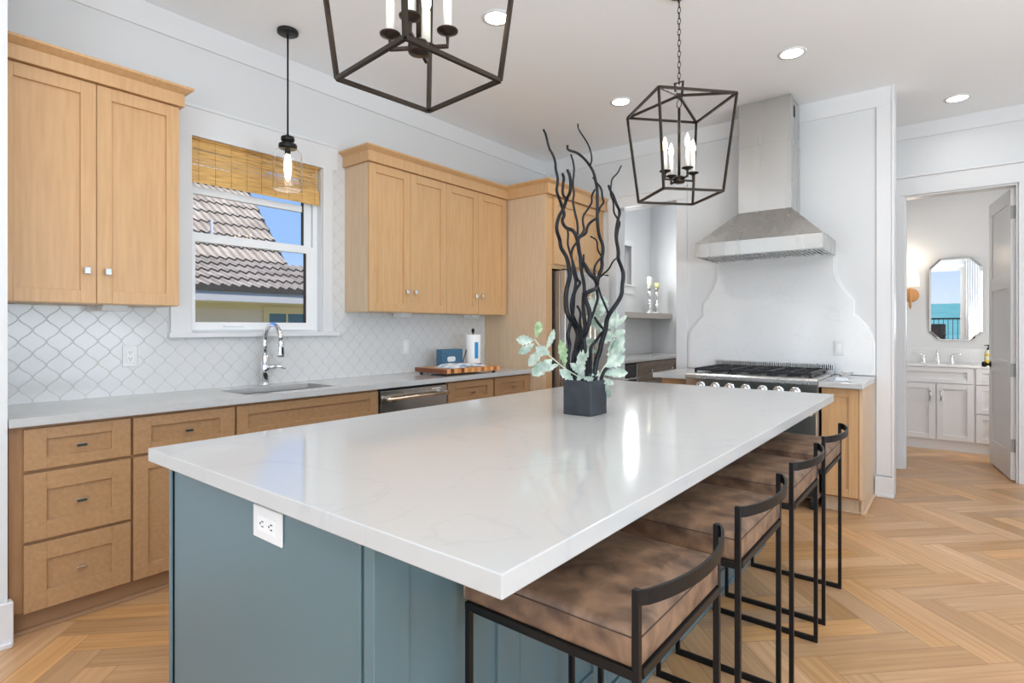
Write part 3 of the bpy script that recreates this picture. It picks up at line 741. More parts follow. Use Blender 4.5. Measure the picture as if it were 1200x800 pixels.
# stool side: shaker doors facing +x, working side facing -x
nd = 6; dw = (BY1-BY0-.004)/nd
for i in range(nd):
    y0 = BY0+.002+i*dw; y1 = y0+dw-.002
    b = MB(); st = .088; xo, xi = BX1, BX1-.02
    b.box(xi, xo, y0, y0+st, .11, .872); b.box(xi, xo, y1-st, y1, .11, .872); b.box(xi, xo, y0+st, y1-st, .11, .20); b.box(xi, xo, y0+st, y1-st, .79, .872)
    b.box(xi-.001, xo-.009, y0+st-.001, y1-st+.001, .20, .79)
    b.build('side_panel', teal_m, t, .0015, off=io)
for i in range(4):
    w_ = (BY1-BY0)/4; y0 = BY0+.003+i*w_; y1 = y0+w_-.006
    b = MB(); st = .06; xo, xi = BX0, BX0+.02
    b.box(xo, xi, y0, y0+st, .11, .86); b.box(xo, xi, y1-st, y1, .11, .86); b.box(xo, xi, y0+st, y1-st, .11, .19); b.box(xo, xi, y0+st, y1-st, .78, .86)
    b.box(xo+.009, xi+.001, y0+st-.001, y1-st+.001, .19, .78)
    b.build('cabinet_door', teal_m, t, .0015, off=io)
b = MB(); b.box(BX1-.03, BX1+.004, BY0+.02, BY1+.004, 0, .10); b.box(BX1, BX1+.016, BY0+.0, BY1+.014, 0, .02)
b.build('base_moulding', teal_m, t, .003, off=io)
MB().box(IX0, IX1, IY0, IY1, .874, .914).build('top', quartz_m, t, .0025, 2, off=io)
wall_plate('island_outlet', (-1.309, BY0+.0055, .806), 0, 'white outlet plate on the near end of the blue-green island', 'outlet', .135, .080)

# vase, branches, leaves on the island
VX, VY = -1.2575, 2.088
vo = (VX, VY, .914)
t = thing('square_vase', vo, 'dark slate cube vase standing on the island countertop', 'vase')
b = MB(); h, k = .147, .0685
b.box(-k, k, -k, -k+.012, 0, h); b.box(-k, k, k-.012, k, 0, h); b.box(-k, -k+.012, -k+.012, k-.012, 0, h); b.box(k-.012, k, -k+.012, k-.012, 0, h); b.box(-k+.012, k-.012, -k+.012, k-.012, 0, .02)
b.build('pot', vase_m, t, .004, 2)
MB().box(-k+.012, k-.012, -k+.012, k-.012, .02, .118).build('filler', mat('vase_filler', srgb(34, 34, 32), .9), t)
yaw = .67228; FW = Vector((-math.sin(yaw), math.cos(yaw), 0)); RT = Vector((math.cos(yaw), math.sin(yaw), 0))
fc = VX*FW.x+VY*FW.y; RC = VX*RT.x+VY*RT.y
def bp3(u, v, d=None):
    """photo measurements turned into a real arrangement around the vase axis (metres from the axis)"""
    s = fc/654.4
    r = (u-600)*s; z = 1.285+(383.9-v)*s
    if d is None: d = .055*math.sin(u*.21+1.3)*math.cos(v*.017+u*.05)
    g = min(1, max(0, (z-1.03)/.22)); d *= g
    k = (fc+d)/fc
    return Vector((FW.x*(fc+d)+RT.x*r*k, FW.y*(fc+d)+RT.y*r*k, 1.285+(z-1.285)*k))
def smooth(pts, it=2):
    for _ in range(it):
        q = [pts[0]]
        for a, b_ in zip(pts, pts[1:]): q += [tuple(a[k]*.75+b_[k]*.25 for k in range(2)), tuple(a[k]*.25+b_[k]*.75 for k in range(2))]
        q.append(pts[-1]); pts = q
    return pts
BR = [
 ('left', [(637,152),(640,158),(643,173),(648,181),(651,190),(651,198),(654,209),(653,217),(652,224),(656,234),(659,243),(662,252),(658,258),(662,266),(666,268),(672,270),(676,278),(677,284),(679,296),(681,305),(686,311),(690,320),(697,326),(700,333)], 1.6, 3.4),
 ('left', [(659,203),(661,208),(660,214),(659,228),(663,232)], 2.0, 2.2),
 ('left', [(665,199),(668,206),(669,217),(668,226),(664,233),(662,240),(659,247),(655,253),(652,265),(653,273),(656,280),(657,290),(661,296),(665,303),(667,316),(668,324),(665,334),(663,345),(663,358),(665,368),(670,376),(675,384),(678,393),(676,404),(674,416),(677,430),(677,452)], 2.2, 4.2),
 ('mid', [(669,181),(672,190),(673,200),(671,215),(673,228),(671,235),(674,250),(677,262),(677,275)], 1.3, 1.8),
 ('mid', [(665,170),(665,176),(675,178),(683,184),(690,192),(696,202),(698,212),(700,222),(700,240),(700,255),(701,270),(703,279),(706,285),(707,294),(705,303),(706,312),(702,322),(700,330),(699,338),(694,340),(687,343),(685,350),(690,360),(692,372),(688,386),(683,398),(677,408),(674,425),(674,452)], 1.7, 3.8),
 ('mid', [(677,145),(678,152),(685,162),(691,172),(694,186),(692,193)], 1.0, 1.4),
 ('mid', [(695,208),(700,215),(705,221),(706,232),(708,237),(703,243),(701,250)], 1.4, 1.6),
 ('mid', [(697,222),(693,230),(694,237),(689,245),(683,253),(683,262),(685,268),(682,274),(677,278)], 1.4, 1.8),
 ('mid', [(700,255),(692,260),(688,266),(687,273),(683,276),(677,279),(679,292),(680,304),(681,316),(684,329),(685,341),(683,352),(684,367),(686,382),(684,396),(686,410),(689,425),(688,452)], 1.8, 3.2),
 ('left', [(676,284),(671,290),(669,300),(673,312),(676,328),(681,331),(674,340),(672,350),(672,362),(670,374),(667,384),(665,394),(668,404),(665,416),(666,430),(667,452)], 1.7, 3.4),
 ('left', [(665,268),(666,275),(665,286),(668,296),(671,306),(671,318),(675,328),(674,338),(670,350),(669,362),(673,374),(679,385),(682,395),(676,405),(671,418),(671,452)], 1.4, 3.0),
 ('right', [(713,217),(715,223),(719,229),(722,239),(727,248),(724,258),(722,270),(722,280),(725,295),(724,303),(728,312),(731,322),(729,335),(729,345),(722,357),(715,366),(711,374),(710,386),(705,400),(703,412),(698,424),(696,452)], 1.8, 4.0),
 ('right', [(728,194),(724,203),(717,209),(716,218),(715,228),(719,236),(719,249),(723,255),(727,261),(724,270),(723,280)], 1.0, 1.6),
 ('right', [(723,302),(718,306),(714,315),(707,321),(701,327)], 1.2, 1.4),
 ('mid', [(692,277),(700,281),(700,293),(705,300)], 1.2, 1.4),
 ('right', [(701,336),(704,346),(709,357),(713,368)], 1.6, 1.8),
 ('mid', [(706,300),(697,310),(696,322),(700,328)], 1.6, 2.0),
 ('mid', [(699,338),(701,350),(698,358),(695,368),(688,384),(684,392)], 2.0, 2.2),
 ('low', [(714,428),(708,434),(705,442),(703,454)], 2.4, 2.8),
 ('low', [(697,372),(702,380),(709,387),(703,392),(698,400),(692,406),(692,420),(692,452)], 1.8, 2.8),
 ('low', [(684,298),(684,308),(681,320),(684,332)], 1.4, 1.8),
 ('low', [(676,358),(681,366),(679,378),(683,392),(681,406),(684,420),(682,452)], 1.6, 2.6),
]
blabel = {'left': 'black curly branch cluster leaning to the left side of the vase', 'mid': 'tallest black curly branch cluster rising from the middle of the vase', 'right': 'black curly branch standing farthest right in the vase', 'low': 'short black curly branch stubs low in the middle of the vase'}
for key, lab in blabel.items():
    b = MB()
    for (k2, pts, r0, r1) in BR:
        if k2 != key: continue
        sp = smooth(pts, 2); n = len(sp); s = fc/654.4*.8
        b.tube([bp3(*p) for p in sp], [(r0+(r1-r0)*(i/(n-1)))*s for i in range(n)], 8)
    tag(b.build('curly_branch', branch_m), lab, 'branch', 'black curly branches in the vase')
# leaf sprays
def leaf_mesh(b, base, dirv, upv, L, wd, curl, m=None):
    dirv = dirv.normalized(); side = dirv.cross(upv).normalized(); nrm = side.cross(dirv).normalized()
    prof = [(0, .06), (.12, .30), (.22, .55), (.30, .42), (.40, .85), (.50, .62), (.60, .95), (.70, .66), (.80, .70), (.90, .34), (1.0, .02)]
    vs = []; fs = []
    for i, (tt, w) in enumerate(prof):
        c = base + dirv*L*tt + nrm*(-curl*L*tt*tt)
        for sd in (-1, -.5, 0, .5, 1):
            vs.append(c + side*sd*w*wd/2 + nrm*(.12*wd*abs(sd)*w + .02*wd*math.sin(tt*20+sd*3)) + dirv*(abs(sd)*.03*L))
    for i in range(len(prof)-1):
        for j in range(4): fs.append((i*5+j, i*5+j+1, (i+1)*5+j+1, (i+1)*5+j))
    b.add(vs, fs, m, True)
sprays = [
 ('pale dusty leaf spray arching out to the left over the vase rim', [(676,440),(662,432),(648,420),(636,410),(626,397)], -.05,
   [((626,399),(610,398),.060,.042),((628,396),(632,380),.052,.036),((626,402),(612,412),.055,.036),((638,410),(622,424),.062,.046),((640,410),(648,392),.05,.03),((648,420),(628,436),.072,.052),((645,415),(632,409),.05,.045),((655,427),(640,432),.05,.03),((662,431),(659,406),.065,.040)]),
 ('pale dusty leaf spray standing behind the branches at the vase centre right', [(696,440),(700,420),(702,395),(702,370)], .09,
   [((702,380),(694,356),.085,.052),((702,372),(708,352),.08,.05),((702,392),(716,372),.075,.05),((702,400),(686,402),.08,.045),((700,405),(713,392),.07,.05),((702,388),(690,372),.07,.045),((700,412),(684,410),.07,.04),((702,372),(700,343),.06,.024)]),
 ('pale dusty leaf spray leaning right past the vase rim', [(700,446),(706,432),(712,425),(720,418)], -.03,
   [((708,430),(727,420),.075,.05),((706,438),(730,436),.085,.042),((712,428),(720,404),.07,.045),((704,440),(690,432),.06,.04),((712,426),(728,400),.085,.05),((700,444),(716,448),.055,.03),((708,444),(712,462),.05,.03)]),
 ('small blue-tinted leaves low over the front rim of the vase', [(685,446),(683,436),(680,424)], -.075,
   [((683,444),(680,420),.075,.036),((682,440),(672,428),.05,.035),((684,442),(694,445),.055,.026),((681,430),(686,412),.055,.035),((672,446),(660,436),.05,.036),((676,448),(682,436),.05,.03)]),
 ('pale leaves reaching up behind the rightmost branch', [(706,446),(714,420),(716,400),(718,385)], .12,
   [((716,405),(729,409),.06,.05),((716,395),(730,388),.06,.03),((716,390),(722,370),.06,.04),((714,418),(728,408),.06,.04),((716,400),(706,386),.06,.035),((718,386),(732,372),.05,.02)]),
]
for si, (lab, stem, dd, leaves) in enumerate(sprays):
    t = thing('leaf_spray', vo, lab, 'foliage', 0, 'dusty leaf sprays in the vase')
    b = MB(); sp = smooth(stem, 2); b.tube([bp3(p[0], p[1], dd) for p in sp], .0028, 6); b.build('stem', stem_m, t, off=vo)
    for li, (a, c, L, wd) in enumerate(leaves):
        A = bp3(a[0], a[1], dd); Cc = bp3(c[0], c[1], dd + (.02 if li % 2 else -.02))
        dv = Cc-A; Lr = max(dv.length, L*.6)
        up = (-FW + Vector((0, 0, .5 if li % 2 else -.2)) + RT*(.5 if li % 3 else -.4))
        b = MB(); leaf_mesh(b, A, dv, up, Lr*1.25, wd*1.3, .12)
        b.build('leaf', leaf2_m if (si == 0 and li in (1, 8)) else leaf_m, t, off=vo)

# ------------------------------------------------------------------ bar stools
def make_stool(label):
    t = thing('bar_stool', (-.655, 1.14, 0), label, 'bar stool', 0, 'brown leather bar stools along the island')
    q = .0072
    for s in (-1, 1):
        y = s*.2145
        b = MB(); b.box(-.205-q, -.205+q, y-q, y+q, 0, .668); b.build('leg', black_m, t, .0012)
        b = MB(); b.box(.205-q, .205+q, y-q, y+q, 0, .815); b.build('leg', black_m, t, .0012)
        b = MB(); b.box(-.205+q, .205-q, y-q, y+q, 0, .021); b.build('runner', black_m, t, .0012)
    b = MB(); b.box(-.2125, .2125, -.222, -.207, .650, .669); b.box(-.2125, .2125, .207, .222, .650, .669); b.box(-.2125, -.1975, -.207, .207, .650, .669); b.box(.196, .214, -.204, .204, .650, .668)
    b.box(-.194, .194, -.204, .204, .662, .668)
    b.build('seat_frame', black_m, t, .0012)
    # curved back rail: flat band bowed outwards
    b = MB(); N = 24; vs = []; fs = []
    for i in range(N+1):
        s = -1+2*i/N; y = s*.2215; x = .209+.052*(1-s*s)**.85 if abs(s) < 1 else .205
        for (dx, dz) in ((-.0035, .788), (.0035, .788), (.0035, .8155), (-.0035, .8155)): vs.append((x+dx, y, dz))
    for i in range(N):
        for k in range(4): fs.append((i*4+k, (i+1)*4+k, (i+1)*4+(k+1) % 4, i*4+(k+1) % 4))
    b.add(vs, fs, None, False); b.build('back_rail', black_m, t)
    # cushion
    x0, x1, y0, y1, z0, z1 = -.225, .209, -.217, .217, .667, .738
    bm = bmesh.new(); bmesh.ops.create_cube(bm, size=1)
    for v in bm.verts:
        v.co.x = x0+(v.co.x+.5)*(x1-x0); v.co.y = y0+(v.co.y+.5)*(y1-y0); v.co.z = z0+(v.co.z+.5)*(z1-z0)
    bmesh.ops.bevel(bm, geom=bm.edges[:], offset=.012, segments=3, affect='EDGES', profile=.6)
    bmesh.ops.subdivide_edges(bm, edges=[e for e in bm.edges if e.calc_length() > .1], cuts=12, use_grid_fill=True)
    for v in bm.verts:
        u = (v.co.x-x0)/(x1-x0); w = (v.co.y-y0)/(y1-y0)
        if v.co.z > z1-.004: v.co.z += .016*(max(0, 4*u*(1-u))*max(0, 4*w*(1-w)))**.5
    me = bpy.data.meshes.new('seat_cushion'); bm.to_mesh(me); bm.free(); me.materials.append(leather_m)
    for p in me.polygons: p.use_smooth = True
    c = bpy.data.objects.new('seat_cushion', me); COL.objects.link(c); c.parent = t
    b = MB(); zz = z1-.012; e = .0006
    for s in (y0-e, y1+e): b.tube([(x0+.01, s, zz), (x1-.01, s, zz)], .0013, 5)
    for s in (x0-e, x1+e): b.tube([(s, y0+.01, zz), (s, y1-.01, zz)], .0013, 5)
    b.build('seam', seamleather_m, c)
    b = MB()
    for sx in (x0, x1):
        for sy in (y0, y1):
            for k in range(9):
                z = z0+.006+k*.0058
                dx = .010 if sx == x0 else -.010; dy = .010 if sy == y0 else -.010
                b.box(min(sx+dx, sx+dx*.6), max(sx+dx, sx+dx*.6), sy-.0006, sy+.0006, z, z+.003)
                b.box(sx-.0006, sx+.0006, min(sy+dy, sy+dy*.6), max(sy+dy, sy+dy*.6), z, z+.003)
    b.build('stitching', stitch_m, c)
    return t
st0 = make_stool('brown leather bar stool nearest the camera at the island corner')
labs = ['brown leather bar stool second from the near end of the island', 'brown leather bar stool third from the near end of the island', 'brown leather bar stool farthest away, next to the range cabinet']
for (y, lab) in zip((1.735, 2.345, 2.945), labs):
    c = copy_tree(st0); c['label'] = lab; c.location = (-.655, y, 0)

# ------------------------------------------------------------------ range side
RC_ = (-.745, -.50)
mat_rf = wood_m
def small_unit(x0, x1, label, side, fronts):
    t = thing('base_cabinet', (x0, 4.44, 0), label, 'cabinet', 0, 'small cabinets either side of the range')
    w = x1-x0
    b = MB(); b.box(0, w, 0, .655, .11, .875); b.build('body', mat_face, t, .0008)
    b = MB(); b.box(0, w, .07, .655, 0, .11); b.build('toe_kick', woodside_m, t)
    b = MB(); b.box(0, w-.0, .056, .07, 0, .016)
    if side == 'R': b.box(w, w+.031, .045, .655, 0, .016)
    b.build('shoe_moulding', woodside_m, t, .003)
    for kind, a, bb, c, d in fronts:
        o = shaker(a, bb, c, d, st=.055).build('door', wood_m, t, .0012)
        knob_sq(bb-.028 if kind == 'L' else a+.03, d-.07).build('knob', nickel_m, o, .002)
    if side == 'R': MB().prism([(-.0, .875), (-.0, .115), (.056, .105), (.056, 0), (.655, 0), (.655, .875)], 'x', w-.002, w+.018).build('end_panel', woodside_m, t, .001)
    return t
small_unit(-.745, -.515, 'narrow maple base cabinet with end panel right of the range', 'R', [('R', .004, .222, .125, .865)])
small_unit(-1.93, -1.695, 'narrow maple base cabinet left of the range', 'L', [('L', .010, .228, .125, .865)])
for x0, x1, lab in ((-.748, -.485, 'short white quartz countertop right of the range'), (-1.965, -1.692, 'short white quartz countertop left of the range')):
    tag(MB().box(x0, x1, 4.335, YR-.026, .876, .914).build('countertop', quartz_m, None, .002), lab, 'countertop', 'short countertops beside the range')
# range
t = thing('gas_range', (-1.22, 4.36, 0), 'stainless steel gas range with black grates and a row of knobs', 'range')
ro3 = (-1.22, 4.36, 0); X0, X1 = -1.688, -.752
b = MB(); b.box(X0, X1, 4.37, YR-.03, .09, .905); b.build('body', steel_front_m, t, .003, off=ro3)
b = MB(); b.prism([(4.335, .888), (4.335, .915), (4.345, .926), (4.36, .93), (YR-.12, .93), (YR-.12, .88), (4.372, .88), (4.372, .888)], 'x', X0, X1); b.build('cooktop', steel_m, t, .002, off=ro3)
b = MB(); b.prism([(4.350, .74), (4.340, .8875), (4.372, .8875), (4.372, .74)], 'x', X0, X1); b.build('control_panel', steel_front_m, t, .002, off=ro3)
kx = [-1.568, -1.456, -1.347, -1.231, -1.113, -1.003, -.894]
for x in kx:
    b = MB(); b.lathe([(.036, 0), (.036, -.006), (.027, -.008)], (x, 4.344, .830), 24, chrome_m, 'y'); b.lathe([(.024, -.004), (.022, -.034), (.019, -.038), (.0, -.038)], (x, 4.344, .830), 24, None, 'y')
    b.box(x-.003, x+.003, 4.300, 4.308, .813, .848)
    b.build('knob', nickel_m, t, off=ro3)
d = MB().box(X0+.006, X1-.006, 4.335, 4.372, .22, .725).build('oven_door', steel_front_m, t, .004, 2, off=ro3)
MB().box(X0+.16, X1-.205, 4.331, 4.336, .30, .56).build('oven_window', blackglass_m, d, .002, off=ro3)
b = MB(); b.tube([(X0+.02, 4.275, .69), (X1-.02, 4.275, .69)], .014, 14)
for x in (X0+.045, X1-.045): b.box(x-.012, x+.012, 4.275, 4.336, .675, .705)
b.build('oven_handle', chrome_m, d, off=ro3)
MB().box(X0+.006, X1-.006, 4.345, 4.372, .10, .21).build('kick_panel', iron_m, t, .003, off=ro3)
for x in (X0+.05, X1-.05):
    for y in (4.42, 4.98): MB().cyl((x, y, 0), .016, .1, 12).build('foot', dark_m, t, off=ro3)
b = MB(); b.box(X0, X1, YR-.12, YR-.03, .88, .945)
b.box(X0, X1, YR-.055, YR-.03, .945, 1.0); b.box(X0, X0+.012, YR-.075, YR-.03, .945, 1.0); b.box(X1-.012, X1, YR-.075, YR-.03, .945, 1.0)
b.box(X0, X1, YR-.075, YR-.03, .994, 1.0); b.box(X0, X1, YR-.075, YR-.03, .945, .952)
n = 62
for i in range(n):
    x = X0+.02+i*(X1-X0-.04)/(n-1); b.box(x-.0035, x+.0035, YR-.077, YR-.05, .952, .994)
b.box(X0+.012, X1-.012, YR-.056, YR-.052, .952, .994, dark_m)
b.build('vent_backguard', steel_m, t, off=ro3)
gw = (X1-X0-.09)/3
for i in range(3):
    gx0 = X0+.045+i*gw; gx1 = gx0+gw-.008; gy0, gy1 = 4.42, 4.96
    b = MB(); z0, z1 = .945, .965; q = .008
    for y in (gy0, (gy0+gy1)/2-.006, gy1): b.box(gx0, gx1, y-q, y+q, z0, z1)
    for x in (gx0+q, gx1-q): b.box(x-q, x+q, gy0, gy1, z0, z1)
    cxx = (gx0+gx1)/2
    b.box(cxx-q*.7, cxx+q*.7, gy0, gy1, z0+.002, z1)
    for yc in (gy0+.135, gy1-.14):
        b.box(gx0, gx1, yc-q*.7, yc+q*.7, z0+.002, z1)
        b.lathe([(.048, .932), (.048, .94), (.034, .95), (.0, .952)], (cxx, yc, 0), 20)
        for a in range(4):
            an = PI/4+a*PI/2; b.tube([(cxx+.045*math.cos(an), yc+.045*math.sin(an), .958), (cxx+.10*math.cos(an), yc+.10*math.sin(an), .958)], .006, 6)
    for x in (gx0+q, gx1-q):
        for y in (gy0, gy1): b.box(x-q, x+q, y-q, y+q, .928, z0)
    b.build('burner_grate', iron_m, t, .0015, off=ro3)
# trivet / spoon rest on right counter
t = thing('metal_spoon_rest', (-.635, 4.72, .914), 'small silver spoon rest on the counter right of the range', 'spoon rest')
b = MB(); b.box(-.05, .03, -.10, -.04, .0, .012); b.prism([(-.10, .012), (-.04, .012), (.06, .030), (.055, .034), (-.05, .018), (-.10, .018)], 'x', -.045, -.02)
v, f = cloth(10, 10, lambda u, w: ((u-.5)*.08, -.03+w*.12, .012+.02*((2*u-1)**2+(2*w-1)**2)*.5+.012*w)); b.add(v, f, None, True)
o = b.build('tray', steel_m, t); sm = o.modifiers.new('solid', 'SOLIDIFY'); sm.thickness = .002

# range hood
t = thing('range_hood', (-1.22, 4.82, 1.86), 'stainless steel chimney range hood mounted above the range', 'range hood')
ho = (-1.22, 4.82, 1.86); HX0, HX1, HY = -1.69, -.755, 4.555
m = MB(); z0, z1, zc = 1.862, 1.976, 2.228
cX0, cX1, cY = -1.412, -1.012, 4.775
v = [(HX0, HY, z1), (HX1, HY, z1), (HX1, YR-.001, z1), (HX0, YR-.001, z1), (cX0, cY, zc), (cX1, cY, zc), (cX1, YR-.001, zc), (cX0, YR-.001, zc)]
m.add(v, [(0, 1, 5, 4), (1, 2, 6, 5), (2, 3, 7, 6), (3, 0, 4, 7), (4, 5, 6, 7)])
m.box(HX0, HX1, HY, HY+.015, z0, z1); m.box(HX0, HX0+.015, HY+.015, YR-.001, z0, z1); m.box(HX1-.015, HX1, HY+.015, YR-.001, z0, z1); m.box(HX0, HX1, YR-.016, YR-.001, z0, z1)
m.build('canopy', steel_m, t, .002, off=ho)
m = MB(); m.box(HX0+.015, HX1-.015, HY+.015, YR-.016, z0+.022, z0+.03, dark_m)
m.box(HX0+.015, HX1-.015, HY+.015, HY+.075, z0+.004, z0+.02); m.box(HX0+.015, HX1-.015, YR-.07, YR-.016, z0+.004, z0+.02)
for i in range(30):
    x = HX0+.035+i*(HX1-HX0-.07)/29; m.box(x-.0095, x+.0095, HY+.075, YR-.07, z0+.006, z0+.016)
m.build('baffle_filter', steel_m, t, off=ho)
m = MB(); m.box(cX0, cX1, cY, YR-.001, zc-.002, 2.765); m.build('chimney', steel_m, t, .002, off=ho)
m = MB(); m.box(cX0+.004, cX1-.004, cY+.004, YR-.001, 2.765, CH-.002)
for k in range(5): m.box(cX1-.0045, cX1-.002, cY+.10+k*.012, cY+.106+k*.012, 2.97, 3.06, dark_m)
m.build('chimney_extension', steel_m, t, .002, off=ho)

# ------------------------------------------------------------------ pantry beyond the opening
t = thing('pantry_cabinet', (-2.98, 6.10, 0), 'grey-stained drawer cabinet in the pantry beyond the opening', 'cabinet', RZ)
MB().box(0, 1.73, 0, .59, .1, .878).build('body', mat('grey_frame', srgb(92, 78, 67), .5), t)
MB().box(0, 1.73, .05, .59, 0, .1).build('toe_kick', dark_m, t)
for (a, b2) in ((.03, 1.22), (1.24, 1.70)):
    for (c, d) in ((.645, .868), (.38, .635), (.11, .37)):
        o = shaker(a, b2, c, d, st=.055).build('drawer', greywood_m, t, .001)
        for kx_ in ((a+.28*(b2-a), a+.8*(b2-a)) if b2-a > .6 else ((a+b2)/2,)): knob_sq(kx_, (c+d)/2).build('knob', nickel_m, o, .001)
t = thing('beverage_cooler', (-2.98, 5.30, 0), 'black-fronted beverage cooler with a steel bar handle in the pantry', 'beverage cooler', RZ)
MB().box(0, .79, .0, .58, .02, .875).build('body', dark_m, t)
MB().box(0.01, .78, -.03, -.002, .09, .86).build('door', blackglass_m, t, .003)
b = MB(); b.tube([(.03, -.06, .70), (.77, -.06, .70)], .012, 10)
for x in (.06, .73): b.cyl((x, -.06, .70), .008, .03, 8, None, 'y')
b.build('handle', steel_m, t)
MB().box(.765, .789, -.031, -.0, .09, .86).build('door_edge', steel_m, t)
tag(MB().box(XL, -2.945, YR+.17, 7.84, .879, .914).build('countertop', quartz_m, None, .002), 'white quartz countertop in the pantry behind the opening', 'countertop')
MBs = MB().box(XL, XL+.008, YR+.17, 7.84, .914, 1.41)
struct('trim_11', MBs, tile_m, label='pale arabesque tile backsplash in the pantry')
tag(MB().box(XL, -3.25, YR+.17, 7.84, 1.41, 1.487).build('floating_shelf', mat('grey_shelf', srgb(165, 158, 150), .5), None, .002), 'thick grey floating shelf on the pantry wall', 'shelf')
wall_plate('wall_switch', (XL+.008, 6.95, 1.10), RZ, 'white wall switch on the pantry tile below the shelf', 'switch', cat='switch')
def candlestick(loc, label, h, ch, cm):
    t = thing('candlestick', loc, label, 'candlestick', 0, 'candlesticks on the pantry shelf')
    b = MB(); b.lathe([(.062, 0), (.058, .012), (.03, .022), (.018, .03), (.022, .05), (.030, .10), (.026, .14), (.012, .155), (.034, .165), (.012, .175), (.014, .20), (.028, .25), (.026, .30), (.010, .325), (.009, h-.06), (.02, h-.04), (.042, h-.01), (.044, h), (.03, h)], n=20)
    for k in range(3):
        a = k*2*PI/3+.4; b.lathe([(.0, 0), (.012, .006), (.014, .014), (.0, .024)], (.058*math.cos(a), .058*math.sin(a), 0), 10)
    b.build('stand', nickel_m, t)
    MB().lathe([(.030, h), (.030, h+ch), (.0, h+ch+.002)], n=20).build('candle', cm, t)
candlestick((-3.36, 7.32, 1.487), 'taller silver candlestick with a cream candle on the pantry shelf', .36, .15, cream_m)
candlestick((-3.36, 7.56, 1.487), 'shorter silver candlestick with a yellow candle on the pantry shelf', .36, .08, mat('yellow_candle', srgb(216, 212, 150), .6))

# ------------------------------------------------------------------ bathroom
t = thing('bathroom_vanity', (-.90, 7.40, 0), 'white bathroom vanity with doors and a stack of drawers', 'vanity')
W_ = 1.90
MB().box(0, W_, 0, .545, .10, .872).build('body', trim_m, t, .001)
MB().box(0, W_, .01, .545, 0, .10).build('toe_kick', trim_m, t)
pulls = mat('satin_pull', (.6, .59, .57), .3, 1)
o = shaker(.20, 1.035, .705, .868, st=.05).build('false_front', trim_m, t, .0015)
for i, (a, b2) in enumerate(((.20, .732), (.742, 1.035),)):
    pass
for (a, b2, kx_) in ((.20, .725, .685), (.738, 1.040, .775)):
    o = shaker(a, b2, .112, .698, st=.055).build('door', trim_m, t, .0015)
    b = MB(); b.tube([(kx_, -.045, .53), (kx_, -.045, .62)], .006, 8)
    for z in (.53, .62): b.tube([(kx_, -.045, z), (kx_, -.018, z)], .006, 8)
    b.lathe([(.008, -.006), (.0095, 0), (.008, .006)], (kx_, -.045, .53), 10); b.lathe([(.008, -.006), (.0095, 0), (.008, .006)], (kx_, -.045, .62), 10)
    b.build('pull', pulls, o)
for (c, d) in ((.705, .868), (.41, .695), (.112, .40)):
    o = shaker(1.055, 1.42, c, d, st=.05).build('drawer', trim_m, t, .0015)
    b = MB(); b.tube([(1.155, -.045, (c+d)/2), (1.235, -.045, (c+d)/2)], .006, 8)
    for x in (1.165, 1.225): b.tube([(x, -.045, (c+d)/2), (x, -.018, (c+d)/2)], .005, 8)
    b.build('pull', pulls, o)
b = MB(); b.box(-.90, 1.0, 7.375, 7.949, .872, .894); b.box(-.90, 1.0, 7.935, 7.949, .894, 1.055)
tag(b.build('vanity_top', spl_m, None, .002), 'white vanity countertop and backsplash in the bathroom', 'countertop')
t = thing('bathroom_faucet', (-.165, 7.80, .894), 'chrome widespread bathroom faucet with two lever handles', 'faucet')
b = MB(); b.lathe([(.030, 0), (.028, .008), (.016, .03), (.014, .10), (.017, .13), (.010, .145), (.0, .147)], n=18); b.tube([(0, 0, .11), (0, -.05, .135), (0, -.10, .12), (0, -.115, .085)], [.013, .012, .011, .010], 10); b.build('spout', chrome_m, t)
for s in (-1, 1):
    b = MB(); b.lathe([(.028, 0), (.026, .008), (.015, .03), (.013, .06), (.017, .075), (.014, .09), (.0, .094)], (s*.125, 0, 0), 18)
    b.tube([(s*.125, 0, .092), (s*.215, -.005, .105)], [.008, .005], 8); b.build('handle', chrome_m, t)
# mirror: eight-sided, bevelled, tipped a little forward
t = thing('octagonal_mirror', (-.012, 7.948, 1.14), 'eight-sided frameless bathroom mirror above the vanity', 'mirror')
t.rotation_euler = (.019, 0, 0)
hw, ht, cc, cz = .232, .92, .095, .10
octo = lambda i: [(-hw+i, cz+0), (-hw+cc, i), (hw-cc, i), (hw-i, cz), (hw-i, ht-cz), (hw-cc, ht-i), (-hw+cc, ht-i), (-hw+i, ht-cz)]
O, I = octo(0), [(x*(hw-.018)/hw, ht/2+(z-ht/2)*(ht/2-.018)/(ht/2)) for x, z in octo(0)]
b = MB(); b.add([(x, -.020, z) for x, z in I], [tuple(range(8))]); b.build('glass', mirror_m, t)
b = MB(); b.add([(x, -.020, z) for x, z in I]+[(x, -.014, z) for x, z in O]+[(x, -.002, z) for x, z in O], [(i, (i+1) % 8, 8+(i+1) % 8, 8+i) for i in range(8)]+[(8+i, 8+(i+1) % 8, 16+(i+1) % 8, 16+i) for i in range(8)]+[tuple(range(16, 24))]); b.build('bevelled_edge', bevelm_m, t)
